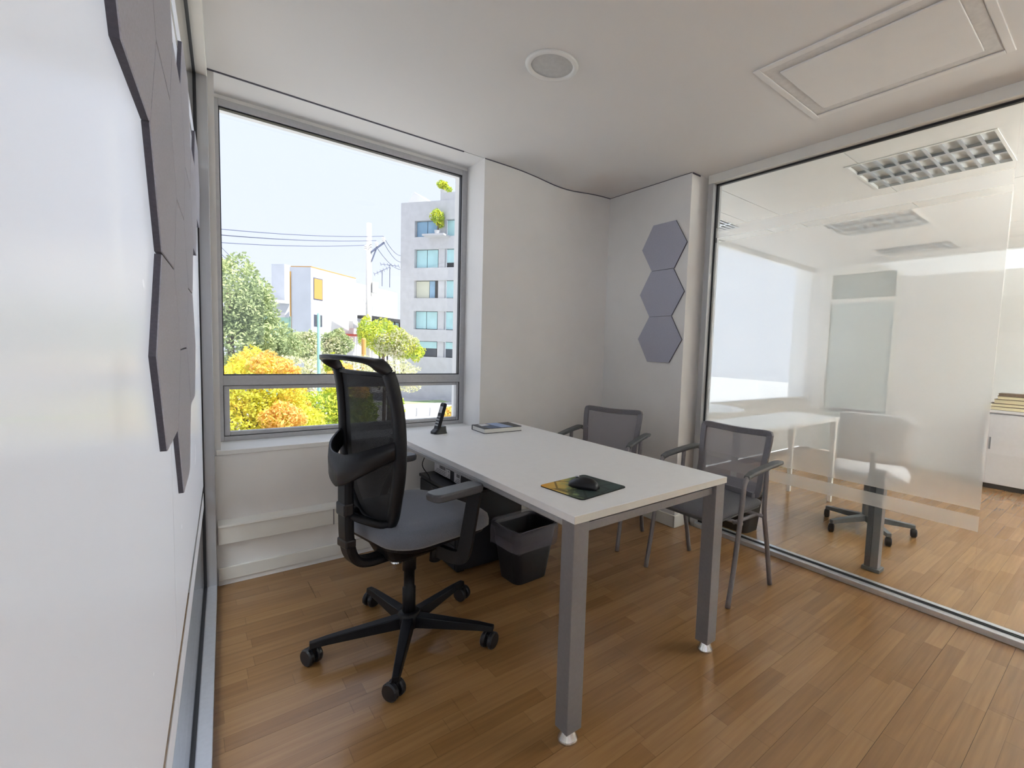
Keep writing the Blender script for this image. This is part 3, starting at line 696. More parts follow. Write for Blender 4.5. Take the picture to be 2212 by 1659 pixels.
for y0, y1, z0, z1, bars in ((0.06, 0.235, 0.012, 0.075, 1), (0.005, 0.055, 0.014, 0.062, 0), (-0.13, -0.05, 0.010, 0.070, 0)):
    y1 = min(y1, 0.228)
    lb = MB().box((-0.1662, y0, z0), (-0.1650, y1, z1)).build('paper_label', 'sticker', pc)
    q = MB(); yy = y0+0.01
    rnd = random.Random(int(1000*y0)+5)
    while yy < y0 + (y1-y0)*(0.55 if bars else 0.6):
        ww = rnd.choice((0.0012, 0.002, 0.003)); q.box((-0.1666, yy, z0+0.035), (-0.1661, yy+ww, z1-0.006)); yy += ww + rnd.choice((0.0014, 0.0026))
    for k in range(3): q.box((-0.1666, y0+0.008, z0+0.006+0.009*k), (-0.1661, y1-0.012-0.01*k, z0+0.009+0.009*k))
    q.build('label_print', 'ink', lb)
cb = thing('power_cable', 'thin black cable hanging below the desk beside the chair arm', 'cable', (0.16, 1.52, 0.70))
MB().tube(smooth_path([(0, 0, 0), (0.012, 0.01, -0.07), (-0.012, 0.02, -0.15), (0.03, 0.03, -0.22), (0.045, 0.04, -0.256)], 6), 0.0025, 6).build('cable', 'gasket', cb, smooth=True)

# ------------------------------------------------------------------ office chair (local +x = forward)
oc = thing('office_chair', 'black swivel office chair with a mesh back and grey seat behind the desk', 'chair', (-0.18, 0.84, 0), R(12))
# base
MB().lathe([(0.030, 0.055), (0.045, 0.060), (0.048, 0.090), (0.044, 0.118), (0.034, 0.124)], n=20).build('hub', 'black_plastic', oc, smooth=True)
for k in range(5):
    a = R(-129 + 72*k); c, s_ = math.cos(a), math.sin(a)
    def q(r, wd, z0, z1): return [(r*c - v*s_, r*s_ + v*c, z) for v, z in ((-wd, z0), (wd, z0), (wd*0.8, z1), (-wd*0.8, z1))]
    lg = MB().loft([q(0.02, 0.026, 0.062, 0.112), q(0.12, 0.024, 0.066, 0.106), q(0.30, 0.017, 0.070, 0.097), q(0.362, 0.014, 0.068, 0.090)]).build('base_leg', 'black_plastic', oc, bevel=0.003)
    ca = a + R(55 + 17*k)
    cc = Matrix.Translation((0.350*c, 0.350*s_, 0)) @ Matrix.Rotation(ca, 4, 'Z')
    cs = MB().tube([cc @ Vector((0, 0, 0.056)), cc @ Vector((0, 0, 0.076))], 0.009, 10).build('caster', 'black_plastic', lg)
    f = MB()
    for sd in (-1, 1):
        prof = [(0.006, 0.007), (0.029, 0.007), (0.0335, 0.011), (0.0335, 0.022), (0.029, 0.027), (0.006, 0.027)]
        rings = [[cc @ Vector((r*math.cos(2*PI*j/20)-0.008, sd*yv, 0.034 + r*math.sin(2*PI*j/20))) for j in range(20)] for r, yv in prof]
        f.loft(rings)
    f.box((-0.024, -0.0065, 0.026), (0.010, 0.0065, 0.063), cc)
    w_o = f.build('caster_wheel', 'black_satin', oc); w_o.parent = lg
    cs.data.name = 'caster_stem'; cs.name = 'caster_stem'
MB().lathe([(0.026, 0.10), (0.026, 0.225), (0.021, 0.228), (0.021, 0.30), (0.027, 0.302), (0.027, 0.40)], n=20).build('gas_column', 'black_plastic', oc, smooth=True)
MB().lathe([(0.010, 0.03), (0.018, 0.034), (0.018, 0.062)], n=16).build('column_tip', 'black_plastic', oc)
MB().loft([[(x*0.10, y*0.065, 0.375) for x, y in rrect(2, 2, 0.6)], [(x*0.13+0.005, y*0.10, 0.40) for x, y in rrect(2, 2, 0.6)], [(x*0.16+0.01, y*0.13, 0.4545) for x, y in rrect(2, 2, 0.6)]]).build('mechanism', 'black_plastic', oc)
MB().tube([(0.07, -0.12, 0.395), (0.07, -0.20, 0.385), (0.075, -0.235, 0.382)], [0.006, 0.006, 0.012], 8).build('lever', 'black_plastic', oc)
MB().lathe([(0.018, 0.322), (0.024, 0.326), (0.022, 0.376), (0.012, 0.40)], (0.09, -0.05, 0), 16).build('tension_knob', 'black_plastic', oc, smooth=True)
# seat
def sring(k, z, dx=0): return [(x*k+0.042+dx, y*k+0.012, z - 0.035*max(0, (x*k)/0.24)**3) for x, y in rrect(0.48, 0.515, 0.13, 8)]
MB().loft([sring(0.80, 0.455), sring(0.91, 0.470), sring(0.93, 0.484)]).build('seat_shell', 'black_plastic', oc)
MB().loft([sring(0.94, 0.4845), sring(0.998, 0.500), sring(1.0, 0.527), sring(0.98, 0.546), sring(0.91, 0.556), sring(0.70, 0.559), sring(0.3, 0.556)]).build('seat', 'seat_fabric', oc, smooth=True)
# backrest frame : outline in (w, z) swept with thickness
ZD = [(0.50, -0.118), (0.56, -0.128), (0.65, -0.150), (0.80, -0.165), (0.95, -0.170), (1.05, -0.180), (1.12, -0.192), (1.155, -0.208), (1.19, -0.235)]
def dz(z):
    for (a, da), (b_, db) in zip(ZD, ZD[1:]):
        if z <= b_: t = (z-a)/(b_-a); return da + (db-da)*t
    return ZD[-1][1]
def dback(wv, z): return dz(z) - 0.030*(1-(wv/0.21)**2)
out = [(0.0, 0.540), (0.080, 0.546), (0.125, 0.580), (0.165, 0.66), (0.192, 0.76), (0.203, 0.86), (0.200, 0.97), (0.190, 1.07), (0.182, 1.13)]
right = out; left = [(-w_, z) for w_, z in out[1:]][::-1]
def pt(w_, z, ex=0): return Vector((dback(w_, z)+ex, w_, z))
# side and bottom frame as one U-shaped strip, flat section facing forward
U = [pt(w_, z) for w_, z in (left + right)]
U = smooth_path(U, 5)
def strip(path, wi_, th_):
    # rectangular section : wi_ in the tangential plane of the back, th_ front to back
    rings = []
    N = len(path)
    for i in range(N):
        T = (path[min(i+1, N-1)] - path[max(i-1, 0)]).normalized(); F = Vector((1, 0, 0)); F = (F - T*F.dot(T)).normalized(); B = T.cross(F)
        wv = wi_(i/(N-1)) if callable(wi_) else wi_
        rings.append([path[i] + F*a*th_/2 + B*b_*wv/2 for a, b_ in ((1, -0.7), (1, 0.7), (0.5, 1), (-0.5, 1), (-1, 0.7), (-1, -0.7), (-0.5, -1), (0.5, -1))])
    return rings
MB().loft(strip(U, 0.044, 0.034)).build('back_frame', 'black_plastic', oc, smooth=True)
top = smooth_path([pt(-0.182, 1.13), pt(-0.178, 1.150, -0.004), pt(-0.162, 1.168, -0.012), pt(-0.10, 1.176, -0.022), pt(0.0, 1.178, -0.026), pt(0.10, 1.176, -0.022), pt(0.162, 1.168, -0.012), pt(0.178, 1.150, -0.004), pt(0.182, 1.13)], 5)
rings = []
N = len(top)
for i in range(N):
    T = (top[min(i+1, N-1)] - top[max(i-1, 0)]).normalized(); k = math.sin(PI*i/(N-1))**0.6
    F = Vector((1, 0, 0)); F = (F-T*F.dot(T)).normalized(); B = T.cross(F)
    dep = 0.013 + 0.016*k; hi = 0.017 - 0.008*k
    c0 = top[i] + Vector((-0.010*k, 0, 0))
    rings.append([c0 + F*a*dep + B*b_*hi for a, b_ in ((1, -0.7), (1, 0.7), (0.5, 1), (-0.5, 1), (-1, 0.7), (-1, -0.7), (-0.5, -1), (0.5, -1))])
MB().loft(rings).build('top_handle', 'black_satin', oc, smooth=True)
MB().loft(strip([pt(w_, 1.122) for w_ in [-0.182+0.0364*k for k in range(11)]], 0.016, 0.014)).build('mesh_border', 'black_plastic', oc)
def wout(z):
    for (a, za), (b_, zb) in zip(out, out[1:]):
        if za <= z <= zb: return a + (b_-a)*(z-za)/(zb-za)
    return 0.2
def meshpt(u, v):
    z = 0.549 + (1.122-0.549)*v; wv = (2*u-1)*(wout(z)-0.004); return pt(wv, z, 0.002)
MB().grid(meshpt, 14, 24).build('mesh_back', 'black_net', oc, smooth=True)
# spine, yoke and lower strut
SP = smooth_path([(-0.255, 0, 0.80), (-0.262, 0, 0.72), (-0.262, 0, 0.60), (-0.258, 0, 0.50), (-0.240, 0, 0.435), (-0.195, 0, 0.402), (-0.10, 0, 0.396), (0.0, 0, 0.398)], 6)
MB().tube(SP, 1.0, prof=[(0.017, -0.026), (0.017, 0.026), (0.008, 0.034), (-0.008, 0.034), (-0.017, 0.026), (-0.017, -0.026), (-0.008, -0.034), (0.008, -0.034)]).build('spine', 'black_plastic', oc, smooth=False, bevel=0.002)
MB().box((-0.284, -0.036, 0.600), (-0.246, 0.036, 0.650)).build('height_slider', 'black_satin', oc, bevel=0.008)
MB().box((-0.2795, -0.036, 0.480), (-0.240, 0.036, 0.512)).build('spine_joint', 'black_satin', oc, bevel=0.006)
yk = []
for k in range(21):
    a = -1 + 2*k/20; wv = 0.198*a
    d_ = -0.290 + (0.290-0.178)*abs(a)**2.6; z = 0.775 + 0.085*abs(a)**1.6
    yk.append((Vector((d_, wv, z)), 0.062 - 0.030*abs(a)))
rings = []
for p, hh in yk:
    rings.append([p + Vector((0.009, 0, -hh)), p + Vector((0.011, 0, 0)), p + Vector((0.007, 0, hh*0.9)), p + Vector((-0.007, 0, hh*0.95)), p + Vector((-0.011, 0, 0)), p + Vector((-0.009, 0, -hh))])
MB().loft(rings).build('lumbar_yoke', 'black_satin', oc, smooth=True)
for sd in (-1, 1):
    MB().tube(smooth_path([(-0.255, sd*0.02, 0.600), (-0.225, sd*0.06, 0.585), (-0.180, sd*0.10, 0.566), (-0.150, sd*0.125, 0.572)], 4), 0.016, 8).build('lower_strut', 'black_plastic', oc, smooth=True)
# arms
for sd in (-1, 1):
    ar = MB().tube(smooth_path([(0.02, sd*0.17, 0.425), (0.03, sd*0.265, 0.425), (0.04, sd*0.300, 0.445), (0.060, sd*0.305, 0.55), (0.085 + (0.05 if sd > 0 else 0), sd*0.305, 0.678)], 5), 1.0, prof=[(-0.026, -0.010), (0.026, -0.010), (0.026, 0.010), (-0.026, 0.010)]).build('arm_post', 'black_plastic', oc, bevel=0.004)
    MB().loft([[(x - 0.002 + (0.10 if sd > 0 else 0), y + sd*0.300, z) for x, y in rrect(0.225*k, 0.082*k, 0.028*k, 5)] for z, k in ((0.680, 0.90), (0.684, 0.98), (0.702, 1.0), (0.710, 0.95))]).build('arm_pad', 'arm_grey', oc, smooth=False, bevel=0.003)

# ------------------------------------------------------------------ guest chairs (local -x = forward)
def guest_chair(label, loc, rz):
    g = thing('guest_chair', label, 'chair', loc, rz, 'grey mesh guest chairs at the desk')
    for sd in (-1, 1):
        y = sd*0.267
        MB().tube(smooth_path([(-0.215, y, 0.004), (-0.180, y, 0.20), (-0.150, y, 0.42), (-0.138, y, 0.56), (-0.128, y, 0.610), (-0.096, y, 0.638), (-0.03, y, 0.648), (0.10, y, 0.660), (0.190, y, 0.664)], 5), 0.0125, 10).build('front_leg', 'guest_frame', g, smooth=True)
        MB().tube(smooth_path([(0.190, y, 0.004), (0.135, y, 0.22), (0.082, y, 0.41), (0.076, y, 0.50), (0.082, y, 0.655)], 5), 0.0125, 10).build('rear_leg', 'guest_frame', g, smooth=True)
        MB().loft([[(x_, y + yy*0.5*w_, zz + z0) for yy, zz in ((-1, -0.004), (-0.8, 0.006), (0.8, 0.006), (1, -0.004), (0.7, -0.016), (-0.7, -0.016))] for x_, w_, z0 in ((-0.115, 0.034, 0.640), (-0.07, 0.046, 0.653), (0.05, 0.050, 0.667), (0.18, 0.050, 0.678), (0.215, 0.044, 0.677))]).build('arm_pad', 'guest_arm', g, bevel=0.003)
        MB().tube(smooth_path([(0.185, y, 0.664), (0.205, sd*0.250, 0.664), (0.200, sd*0.210, 0.650)], 4), 0.010, 8).build('arm_bracket', 'guest_frame', g, smooth=True)
        MB().tube([(-0.145, y*0.86, 0.405), (0.07, y*0.86, 0.405)], 0.010, 8).build('side_rail', 'guest_frame', g, smooth=True)
    for x in (-0.13, 0.07): MB().tube([(x, -0.267, 0.405), (x, 0.267, 0.405)], 0.010, 8).build('cross_rail', 'guest_frame', g, smooth=True)
    def sr(k, z): return [(x*k - 0.055, y*k, z + 0.012*((y*k)/0.22)**2 - 0.020*max(0, -(x*k)/0.22)**3) for x, y in rrect(0.445, 0.455, 0.07, 6)]
    MB().loft([sr(0.90, 0.414), sr(0.97, 0.420), sr(0.97, 0.428)]).build('seat_shell', 'guest_arm', g)
    MB().loft([sr(0.97, 0.4283), sr(1.0, 0.436), sr(0.995, 0.448), sr(0.95, 0.457), sr(0.80, 0.461), sr(0.4, 0.459)]).build('seat', 'guest_seat', g, smooth=True)
    def bp_(w_, z): return Vector((0.135 + 0.062*(z-0.48)/0.34 + 0.030*(1-(w_/0.215)**2), w_, z))
    o1 = [(-0.185, 0.485), (-0.195, 0.60), (-0.208, 0.74), (-0.209, 0.800), (-0.198, 0.818), (-0.10, 0.812), (0, 0.809), (0.10, 0.812), (0.198, 0.818), (0.209, 0.800), (0.208, 0.74), (0.195, 0.60), (0.185, 0.485), (0.09, 0.476), (0, 0.474), (-0.09, 0.476)]
    pth = smooth_path([bp_(*p) for p in o1], 3, closed=True)
    V = MB(); N = len(pth); rg = []
    for i in range(N):
        T = (pth[(i+1) % N]-pth[i-1]).normalized(); F = Vector((1, 0, 0)); F = (F-T*F.dot(T)).normalized(); B = T.cross(F)
        rg.append([V.bm.verts.new(pth[i] + F*a + B*b_) for a, b_ in ((0.009, -0.017), (0.009, 0.017), (-0.009, 0.017), (-0.009, -0.017))])
    for i in range(N):
        for k in range(4): V.bm.faces.new((rg[i][k], rg[i][(k+1) % 4], rg[(i+1) % N][(k+1) % 4], rg[(i+1) % N][k]))
    V.build('back_frame', 'guest_frame', g, bevel=0.003)
    def mpn(u, v):
        z = 0.485 + 0.325*v; hw = 0.180 + (0.204-0.180)*min(1, v/0.8); return bp_((2*u-1)*hw, z)
    MB().grid(mpn, 12, 10).build('mesh_back', 'grey_net', g, smooth=True)
    for sd in (-1, 1): MB().tube(smooth_path([(0.07, sd*0.16, 0.405), (0.12, sd*0.165, 0.42), (0.140, sd*0.17, 0.49)], 4), 0.011, 8).build('back_bracket', 'guest_frame', g, smooth=True)
    return g
guest_chair('grey mesh guest chair at the near right corner of the desk', (1.352, 0.432, 0), 0)
guest_chair('grey mesh guest chair behind the desk below the hexagonal panels', (1.262, 1.275, 0), R(20))

# ------------------------------------------------------------------ next office furniture
nb = thing('waste_bin', 'black waste bin with a shiny bag behind the glass partition', 'waste bin', (2.18, 0.79, 0))
MB().loft([[(x, y, z) for x, y in rrect(0.21*k, 0.36*k, 0.04, 6)] for z, k in ((0.0005, 0.85), (0.30, 1.0), (0.30, 0.94), (0.02, 0.8))]).build('bin_body', 'bin_black', nb)
pm('shiny_bag', (0.03, 0.035, 0.05), 0.12, var=0.3, spec=0.9)
b = MB(); b.loft([[(x, y, z + 0.006*math.sin(7*math.atan2(y, x))) for x, y in rrect(0.21*k, 0.36*k, 0.05, 6)] for z, k in ((0.25, 0.9), (0.315, 1.0), (0.322, 1.12), (0.27, 1.14))], cap=False)
b.build('bin_liner', 'shiny_bag', nb, smooth=True)
td = thing('meeting_desk', 'white desk behind the frosted glass in the next office', 'desk', (2.75, 0.72, 0))
MB().box((-0.68, -0.14, 0.715), (0.70, 0.30, 0.740)).build('desktop', 'desk_white', td, bevel=0.002)
for x, y in ((0.64, -0.10), (-0.28, 0.26), (0.64, 0.26)):
    MB().loft([[(x+a*0.022, y+b_*0.022, 0.715) for a, b_ in ((-1, -1), (1, -1), (1, 1), (-1, 1))], [(x+0.02*(1 if x > 0 else -1)+a*0.014, y+b_*0.014, 0.0005) for a, b_ in ((-1, -1), (1, -1), (1, 1), (-1, 1))]]).build('leg', 'white_paint', td)
rtb = thing('round_table', 'round white table top behind the desk in the next office', 'table', (2.80, 1.56, 0))
MB().lathe([(0.36, 0.722), (0.375, 0.726), (0.375, 0.747), (0.37, 0.75)], n=48).build('table_top', 'desk_white', rtb)
MB().lathe([(0.04, 0.02), (0.04, 0.722)], n=16).build('table_column', 'white_paint', rtb)
MB().lathe([(0.28, 0.0005), (0.28, 0.012), (0.05, 0.022)], n=32).build('table_base', 'white_paint', rtb)
sd_ = thing('floor_stand', 'slim dark and grey floor stand close to the glass in the next office', 'stand', (2.22, -0.10, 0))
MB().box((-0.028, -0.055, 0.0005), (0.050, 0.040, 0.022)).build('stand_foot', 'guest_arm', sd_, bevel=0.002)
MB().box((-0.020, -0.001, 0.022), (0.036, 0.030, 0.60)).build('dark_post', 'arm_grey', sd_, bevel=0.002)
MB().box((-0.020, -0.042, 0.022), (0.036, -0.0015, 0.60)).build('grey_panel', 'desk_metal', sd_, bevel=0.002)
# swivel chair in the next office, mostly behind the film
sc = thing('swivel_chair', 'swivel chair with castors behind the partition in the next office', 'chair', (2.93, 0.17, 0), R(20))
for k in range(5):
    a = R(133 + 72*k); c, s_ = math.cos(a), math.sin(a)
    def q(r, wd, z0, z1): return [(r*c - v*s_, r*s_ + v*c, z) for v, z in ((-wd, z0), (wd, z0), (wd, z1), (-wd, z1))]
    lg = MB().loft([q(0.02, 0.022, 0.07, 0.115), q(0.30, 0.016, 0.062, 0.088)]).build('base_leg', 'guest_arm', sc, bevel=0.003)
    rings = [[(0.295*c + r*math.cos(2*PI*j/16), 0.295*s_ + yv, 0.030 + r*math.sin(2*PI*j/16)) for j in range(16)] for r, yv in ((0.02, -0.02), (0.0295, -0.014), (0.0295, 0.014), (0.02, 0.02))]
    w_o = MB().loft(rings).build('caster_wheel', 'black_plastic', lg)
MB().lathe([(0.03, 0.07), (0.03, 0.40)], n=16).build('gas_column', 'guest_arm', sc)
MB().loft([[(x*k, y*k, z) for x, y in rrect(0.44, 0.46, 0.10, 6)] for z, k in ((0.40, 0.9), (0.42, 1.0), (0.46, 1.0), (0.475, 0.92))]).build('seat', 'cabinet_white', sc, smooth=True)
MB().grid(lambda u, v: (-0.22 - 0.06*v - 0.03*(1-(2*u-1)**2), (2*u-1)*0.21, 0.55 + 0.33*v), 8, 6).build('backrest', 'cabinet_white', sc, solid=0.03, smooth=True)
MB().tube([(-0.05, 0, 0.40), (-0.25, 0, 0.42), (-0.27, 0, 0.62)], 0.016, 8).build('back_bracket', 'guest_arm', sc)
# cabinet against the far wall with books on top
cbn = thing('storage_cabinet', 'white storage cabinet by the far wall of the next office', 'cabinet', (5.72, -0.06, 0))
CBW, CBD, CBH = 1.25, 0.40, 0.76
MB().box((-CBD, -CBW, 0.05), (-0.01, 0.0, CBH)).build('cabinet_body', 'cabinet_white', cbn)
MB().box((-CBD-0.025, -CBW-0.01, CBH+0.004), (0, 0.012, CBH+0.03)).build('cabinet_top', 'cabinet_white', cbn, bevel=0.002)
MB().box((-CBD+0.03, -CBW+0.02, 0.0005), (-0.02, -0.02, 0.05)).build('plinth', 'gasket', cbn)
for k in range(3):
    d_ = MB().box((-CBD-0.018, -CBW+0.004+k*0.416, 0.055), (-CBD-0.0005, -CBW+0.412+k*0.416, CBH-0.008)).build('cabinet_door', 'cabinet_white', cbn, bevel=0.002)
    MB().box((-CBD-0.030, -CBW+0.36+k*0.416, 0.40), (-CBD-0.0185, -CBW+0.372+k*0.416, 0.52)).build('handle', 'desk_metal', d_)
z = CBH + 0.0305
bdim = [(0.32, 0.235, 0.035, 'page_cream'), (0.30, 0.215, 0.030, 'page_cream'), (0.24, 0.20, 0.042, 'page_cream'), (0.235, 0.195, 0.034, 'page_cream'), (0.24, 0.20, 0.026, 'brown_wood')]
BLB = ['lowest thick cream paged book of the pile on the white cabinet', 'second cream paged book from the bottom of the pile on the cabinet', 'middle cream paged book in the pile on the white cabinet', 'second cream paged book from the top of the pile on the cabinet', 'brown book on top of the pile on the white cabinet']
for k, (bw_, bd_, bh_, m_) in enumerate(bdim):
    t = thing('book', BLB[k], 'book', (5.46, -0.20 - 0.012*k, z), R((-3, 2, -2, 4, 1)[k]), 'books piled on the white cabinet')
    MB().box((-bd_/2, -bw_/2, 0.0003), (bd_/2, bw_/2, 0.003)).build('back_cover', 'brown_wood', t)
    MB().box((-bd_/2, -bw_/2, bh_-0.003), (bd_/2, bw_/2, bh_)).build('front_cover', 'brown_wood', t)
    MB().box((-bd_/2+0.003, -bw_/2+0.003, 0.003), (bd_/2-0.004, bw_/2-0.004, bh_-0.003)).build('page_block', m_, t)
    z += bh_ + 0.0004
sw = thing('light_switch', 'small grey switch on the far wall above the books', 'switch', (5.7495, -0.335, 1.19))
MB().box((-0.012, -0.03, -0.06), (0, 0.03, 0.06)).build('switch_plate', 'white_paint', sw, bevel=0.002)
MB().box((-0.016, -0.012, -0.04), (-0.0125, 0.012, 0.04)).build('rocker', 'diffuser', sw)

# ================================================================== street outside the window
GZ = -3.6
st(MB().box((-60, 2.3, GZ-0.2), (90, 140, GZ)).build('street_ground', 'asphalt'), 'grey street surface below the window', 'ground')
vg = thing('grass_verge', 'pale green verge with a kerb along the far side of the street', 'grass', (16, 40, GZ))
MB().box((-30, -4.5, 0.0005), (0, -2.5, 0.12)).build('verge_turf', 'grass', vg)
MB().box((-30, -4.8, 0.0005), (0, -4.501, 0.14)).build('kerb', 'concrete', vg)
tag(vg, None, None)
for i, (x, y) in enumerate(((10.33, 30.1), (11.05, 29.95), (11.95, 29.9))):
    t = thing('bollard', ['left grey street bollard beyond the low window pane', 'middle grey street bollard beyond the low window pane', 'right grey street bollard beyond the low window pane'][i], 'bollard', (x, y, GZ), 0, 'street bollards')
    MB().lathe([(0.09, 0.0), (0.08, 0.55), (0.05, 0.62)], n=12).build('bollard_post', 'concrete', t)

def obox(mb, P0, u, x0, x1, d0, d1, z0, z1):
    # box on a facade: along u, depth d outward (to the camera side), z
    u = Vector((u[0], u[1], 0)).normalized(); n = Vector((u.y, -u.x, 0))
    P = Vector((P0[0], P0[1], 0))
    mt = Matrix(((u.x, n.x, 0, P.x), (u.y, n.y, 0, P.y), (0, 0, 1, 0), (0, 0, 0, 1)))
    mb.box((x0, d0, z0), (x1, d1, z1), mt)
    return mb
# --- grey apartment building
AP = (14.02, 41.95); AU = (0.54, -0.84)
ab = thing('apartment_building', 'tall grey concrete apartment building with rows of turquoise windows', 'building')
def ap(name, m_, x0, x1, d0, d1, z0, z1, par=None): return obox(MB(), AP, AU, x0, x1, d0, d1, z0, z1).build(name, m_, par or ab)
nA = -1
# facade normal towards camera is -n side: depth sign
def apf(name, m_, x0, x1, z0, z1, d=0.0, t=0.3, par=None): return ap(name, m_, x0, x1, AS*(d), AS*(d - t), z0, z1, par)
AS = 1
rows = [(10.55, 11.95), (7.9, 9.5), (5.28, 6.82), (2.55, 4.15), (0.15, 1.52)]
zt = 13.55
apf('facade_wall', 'concrete', 0, 1.43, GZ, zt, 0, 0.4); apf('facade_wall', 'concrete', 8.9, 14, GZ, zt, 0, 0.4)
prev = zt
for z0, z1 in rows:
    apf('spandrel', 'concrete', 1.43, 8.9, z1, prev, 0, 0.4); prev = z0
apf('spandrel', 'concrete', 1.43, 8.9, GZ, prev, 0, 0.4)
for r_, (z0, z1) in enumerate(rows):
    pw = [(1.43, 3.66), (4.50, 6.6), (7.0, 8.9)]
    for c_, (x0, x1) in enumerate(pw):
        f = apf('window', 'dark_panel', x0, x1, z0, z1, -0.34, 0.06)
        m_ = 'blue_glass' if (r_, c_) == (0, 0) else 'teal_glass'
        xm = (x0+x1)/2
        if (r_, c_) == (2, 0):
            apf('blind', 'cream_blind', x0+0.03, x0+1.35, z0+0.05, z1-0.05, -0.30, 0.04, f); apf('pane', 'blue_glass', x0+1.4, x1-0.3, z0+0.05, z1-0.05, -0.30, 0.04, f)
        elif r_ == 4:
            apf('pane', 'teal_glass', x0+0.04, x1-0.04, z0+(z1-z0)*0.55, z1-0.04, -0.30, 0.04, f)
            apf('pane', 'dark_glass', x0+0.04, x1-0.04, z0+0.05, z0+(z1-z0)*0.53, -0.30, 0.04, f)
        else:
            lo = 0.45 if (r_, c_) == (1, 1) else 0.06
            apf('pane', m_, x0+0.04, xm-0.03, z0+lo, z1-0.04, -0.30, 0.04, f); apf('pane', m_, xm+0.03, x1-0.04, z0+lo, z1-0.04, -0.30, 0.04, f)
    apf('pillar', 'concrete', 3.80, 4.42, z0, z1, -0.12, 0.28); apf('pillar', 'concrete', 6.6, 7.0, z0, z1, -0.12, 0.28)
apf('side_wall', 'concrete', 0, 0.35, GZ, zt, -0.4, 3); apf('roof_slab', 'concrete', 0, 14, zt-0.3, zt, -0.4, 3)
apf('balcony_slab', 'concrete', 2.9, 5.0, 10.40, 10.545, 1.0, 0.999)
apf('parapet', 'concrete', 3.95, 14, zt, 14.2, -0.05, 0.3); apf('parapet', 'house_grey', 5.7, 14, 14.2, 15.0, -0.2, 0.3)
q = MB(); u_ = Vector((AU[0], AU[1], 0)).normalized(); n_v = Vector((u_.y, -u_.x, 0))
P_ = Vector((AP[0], AP[1], 0))
A3 = [P_ + u_*0.2 + Vector((0, 0, 13.55)), P_ + u_*2.55 + Vector((0, 0, 13.62)), P_ + u_*0.95 + Vector((0, 0, 14.6))]
q.loft([[tuple(p - n_v*0.5) for p in A3], [tuple(p - n_v*2.5) for p in A3]]).build('roof_gable', 'house_white', ab)

# --- white house block
ha = thing('white_house', 'white rendered house with an orange blind and a flat roof', 'building')
HA = (7.355, 43.954); UA = (0.73, 0.68); UB = (-0.68, 0.73)
def wh(name, m_, x0, x1, z0, z1, d=0.0, t=0.2, par=None, P0=HA, u=UA, root=None):
    return obox(MB(), P0, u, x0, x1, d, d-t, z0, z1).build(name, m_, par or root or ha)
wh('main_block', 'house_white', 0, 6.25, GZ, 7.28, 0, 1.93)
wh('shaded_wall', 'house_grey', -0.04, -0.001, GZ, 7.28, 0, 1.93)  # thin sheet with the shade of the left face put into its colour
wh('roof_edge', 'orange_blind', 0, 6.25, 7.28, 7.36, 0.02, 1.9)
f = wh('window', 'wire', 0.24, 1.40, 4.66, 6.50, 0.03, 0.028); wh('blind', 'orange_blind', 0.30, 1.32, 4.74, 6.42, 0.05, 0.018, f)
f = wh('window', 'wire', 0.28, 1.32, 2.40, 3.42, 0.03, 0.028); wh('pane', 'dark_glass', 0.34, 1.26, 2.46, 3.36, 0.05, 0.018, f)
wh('stair_tower', 'house_white', 0, 2.15, GZ, 8.2, 0, 1.33, None, (6.45, 50.95), UA); wh('tower_shaded_wall', 'house_grey', -0.04, -0.001, GZ, 8.2, 0, 1.33, None, (6.45, 50.95), UA)  # tower's left face also carries its shade as grey colour
wh('drain_pipe', 'orange_blind', -0.12, -0.05, GZ, 6.9, -1.80, 0.08)
hb = thing('white_annex', 'lower white building with a grey panel and dark pergola behind the pole', 'building')
wh('annex_block', 'house_white', 6.3, 14.7, GZ, 6.95, -0.3, 4, root=hb)
wh('grey_panel', 'house_grey', 10.05, 14.55, 5.0, 6.62, -0.27, 0.028, root=hb); wh('dark_panel', 'house_grey', 9.0, 14.6, 3.9, 4.98, -0.22, 0.07, root=hb)
pg = wh('pergola', 'dark_panel', 6.9, 14.9, 3.55, 3.85, 1.2, 1.49, root=hb)
wh('pergola_side', 'dark_panel', 13.9, 14.9, 0.2, 3.55, 1.2, 1.49, root=hb)
for k in range(5): wh('pergola_post', 'dark_panel', 7.0+1.5*k, 7.12+1.5*k, GZ, 3.55, 1.2, 0.12, root=hb)
wh('pergola_glass', 'teal_glass', 9.0, 13.8, 1.4, 3.5, 0.4, 0.05, root=hb)
wh('vent', 'red_awning', 6.45, 6.75, 6.1, 6.5, -0.27, 0.028, root=hb)
wh('gate', 'house_grey', 6.4, 7.9, 2.3, 4.4, -0.24, 0.05, root=hb)
wh('ac_unit', 'concrete', 5.2, 6.0, 2.5, 3.2, 0.4, 0.4, root=ha)
wh('awning', 'red_awning', 4.2, 6.2, 1.75, 1.95, 0.9, 0.9, root=ha)
for i, (x, y, z0, z1) in enumerate(((15.36, 48.95, 6.9, 9.2), (14.5, 48.6, 6.9, 8.5))):
    t = thing('tv_antenna', ['upright roof aerial left of the apartment building', 'slanted roof aerial beside the street pole'][i], 'antenna', (x, y, z0))
    MB().tube([(0, 0, 0), (0, 0, z1-z0)], 0.035, 6).build('mast', 'wire', t)
    dv = Vector((0.9, 0, 0.02)) if i == 0 else Vector((0.75, 0, 0.45))
    MB().tube([Vector((0, 0, z1-z0-0.05))-dv, Vector((0, 0, z1-z0-0.05))+dv], 0.025, 6).build('boom', 'wire', t)
    for k in range(6):
        c_ = Vector((0, 0, z1-z0-0.05)) + dv*(-1+0.4*k); MB().tube([c_+Vector((0, -0.2, -0.18)), c_+Vector((0, 0.2, 0.18))], 0.022, 6).build('element', 'wire', t)
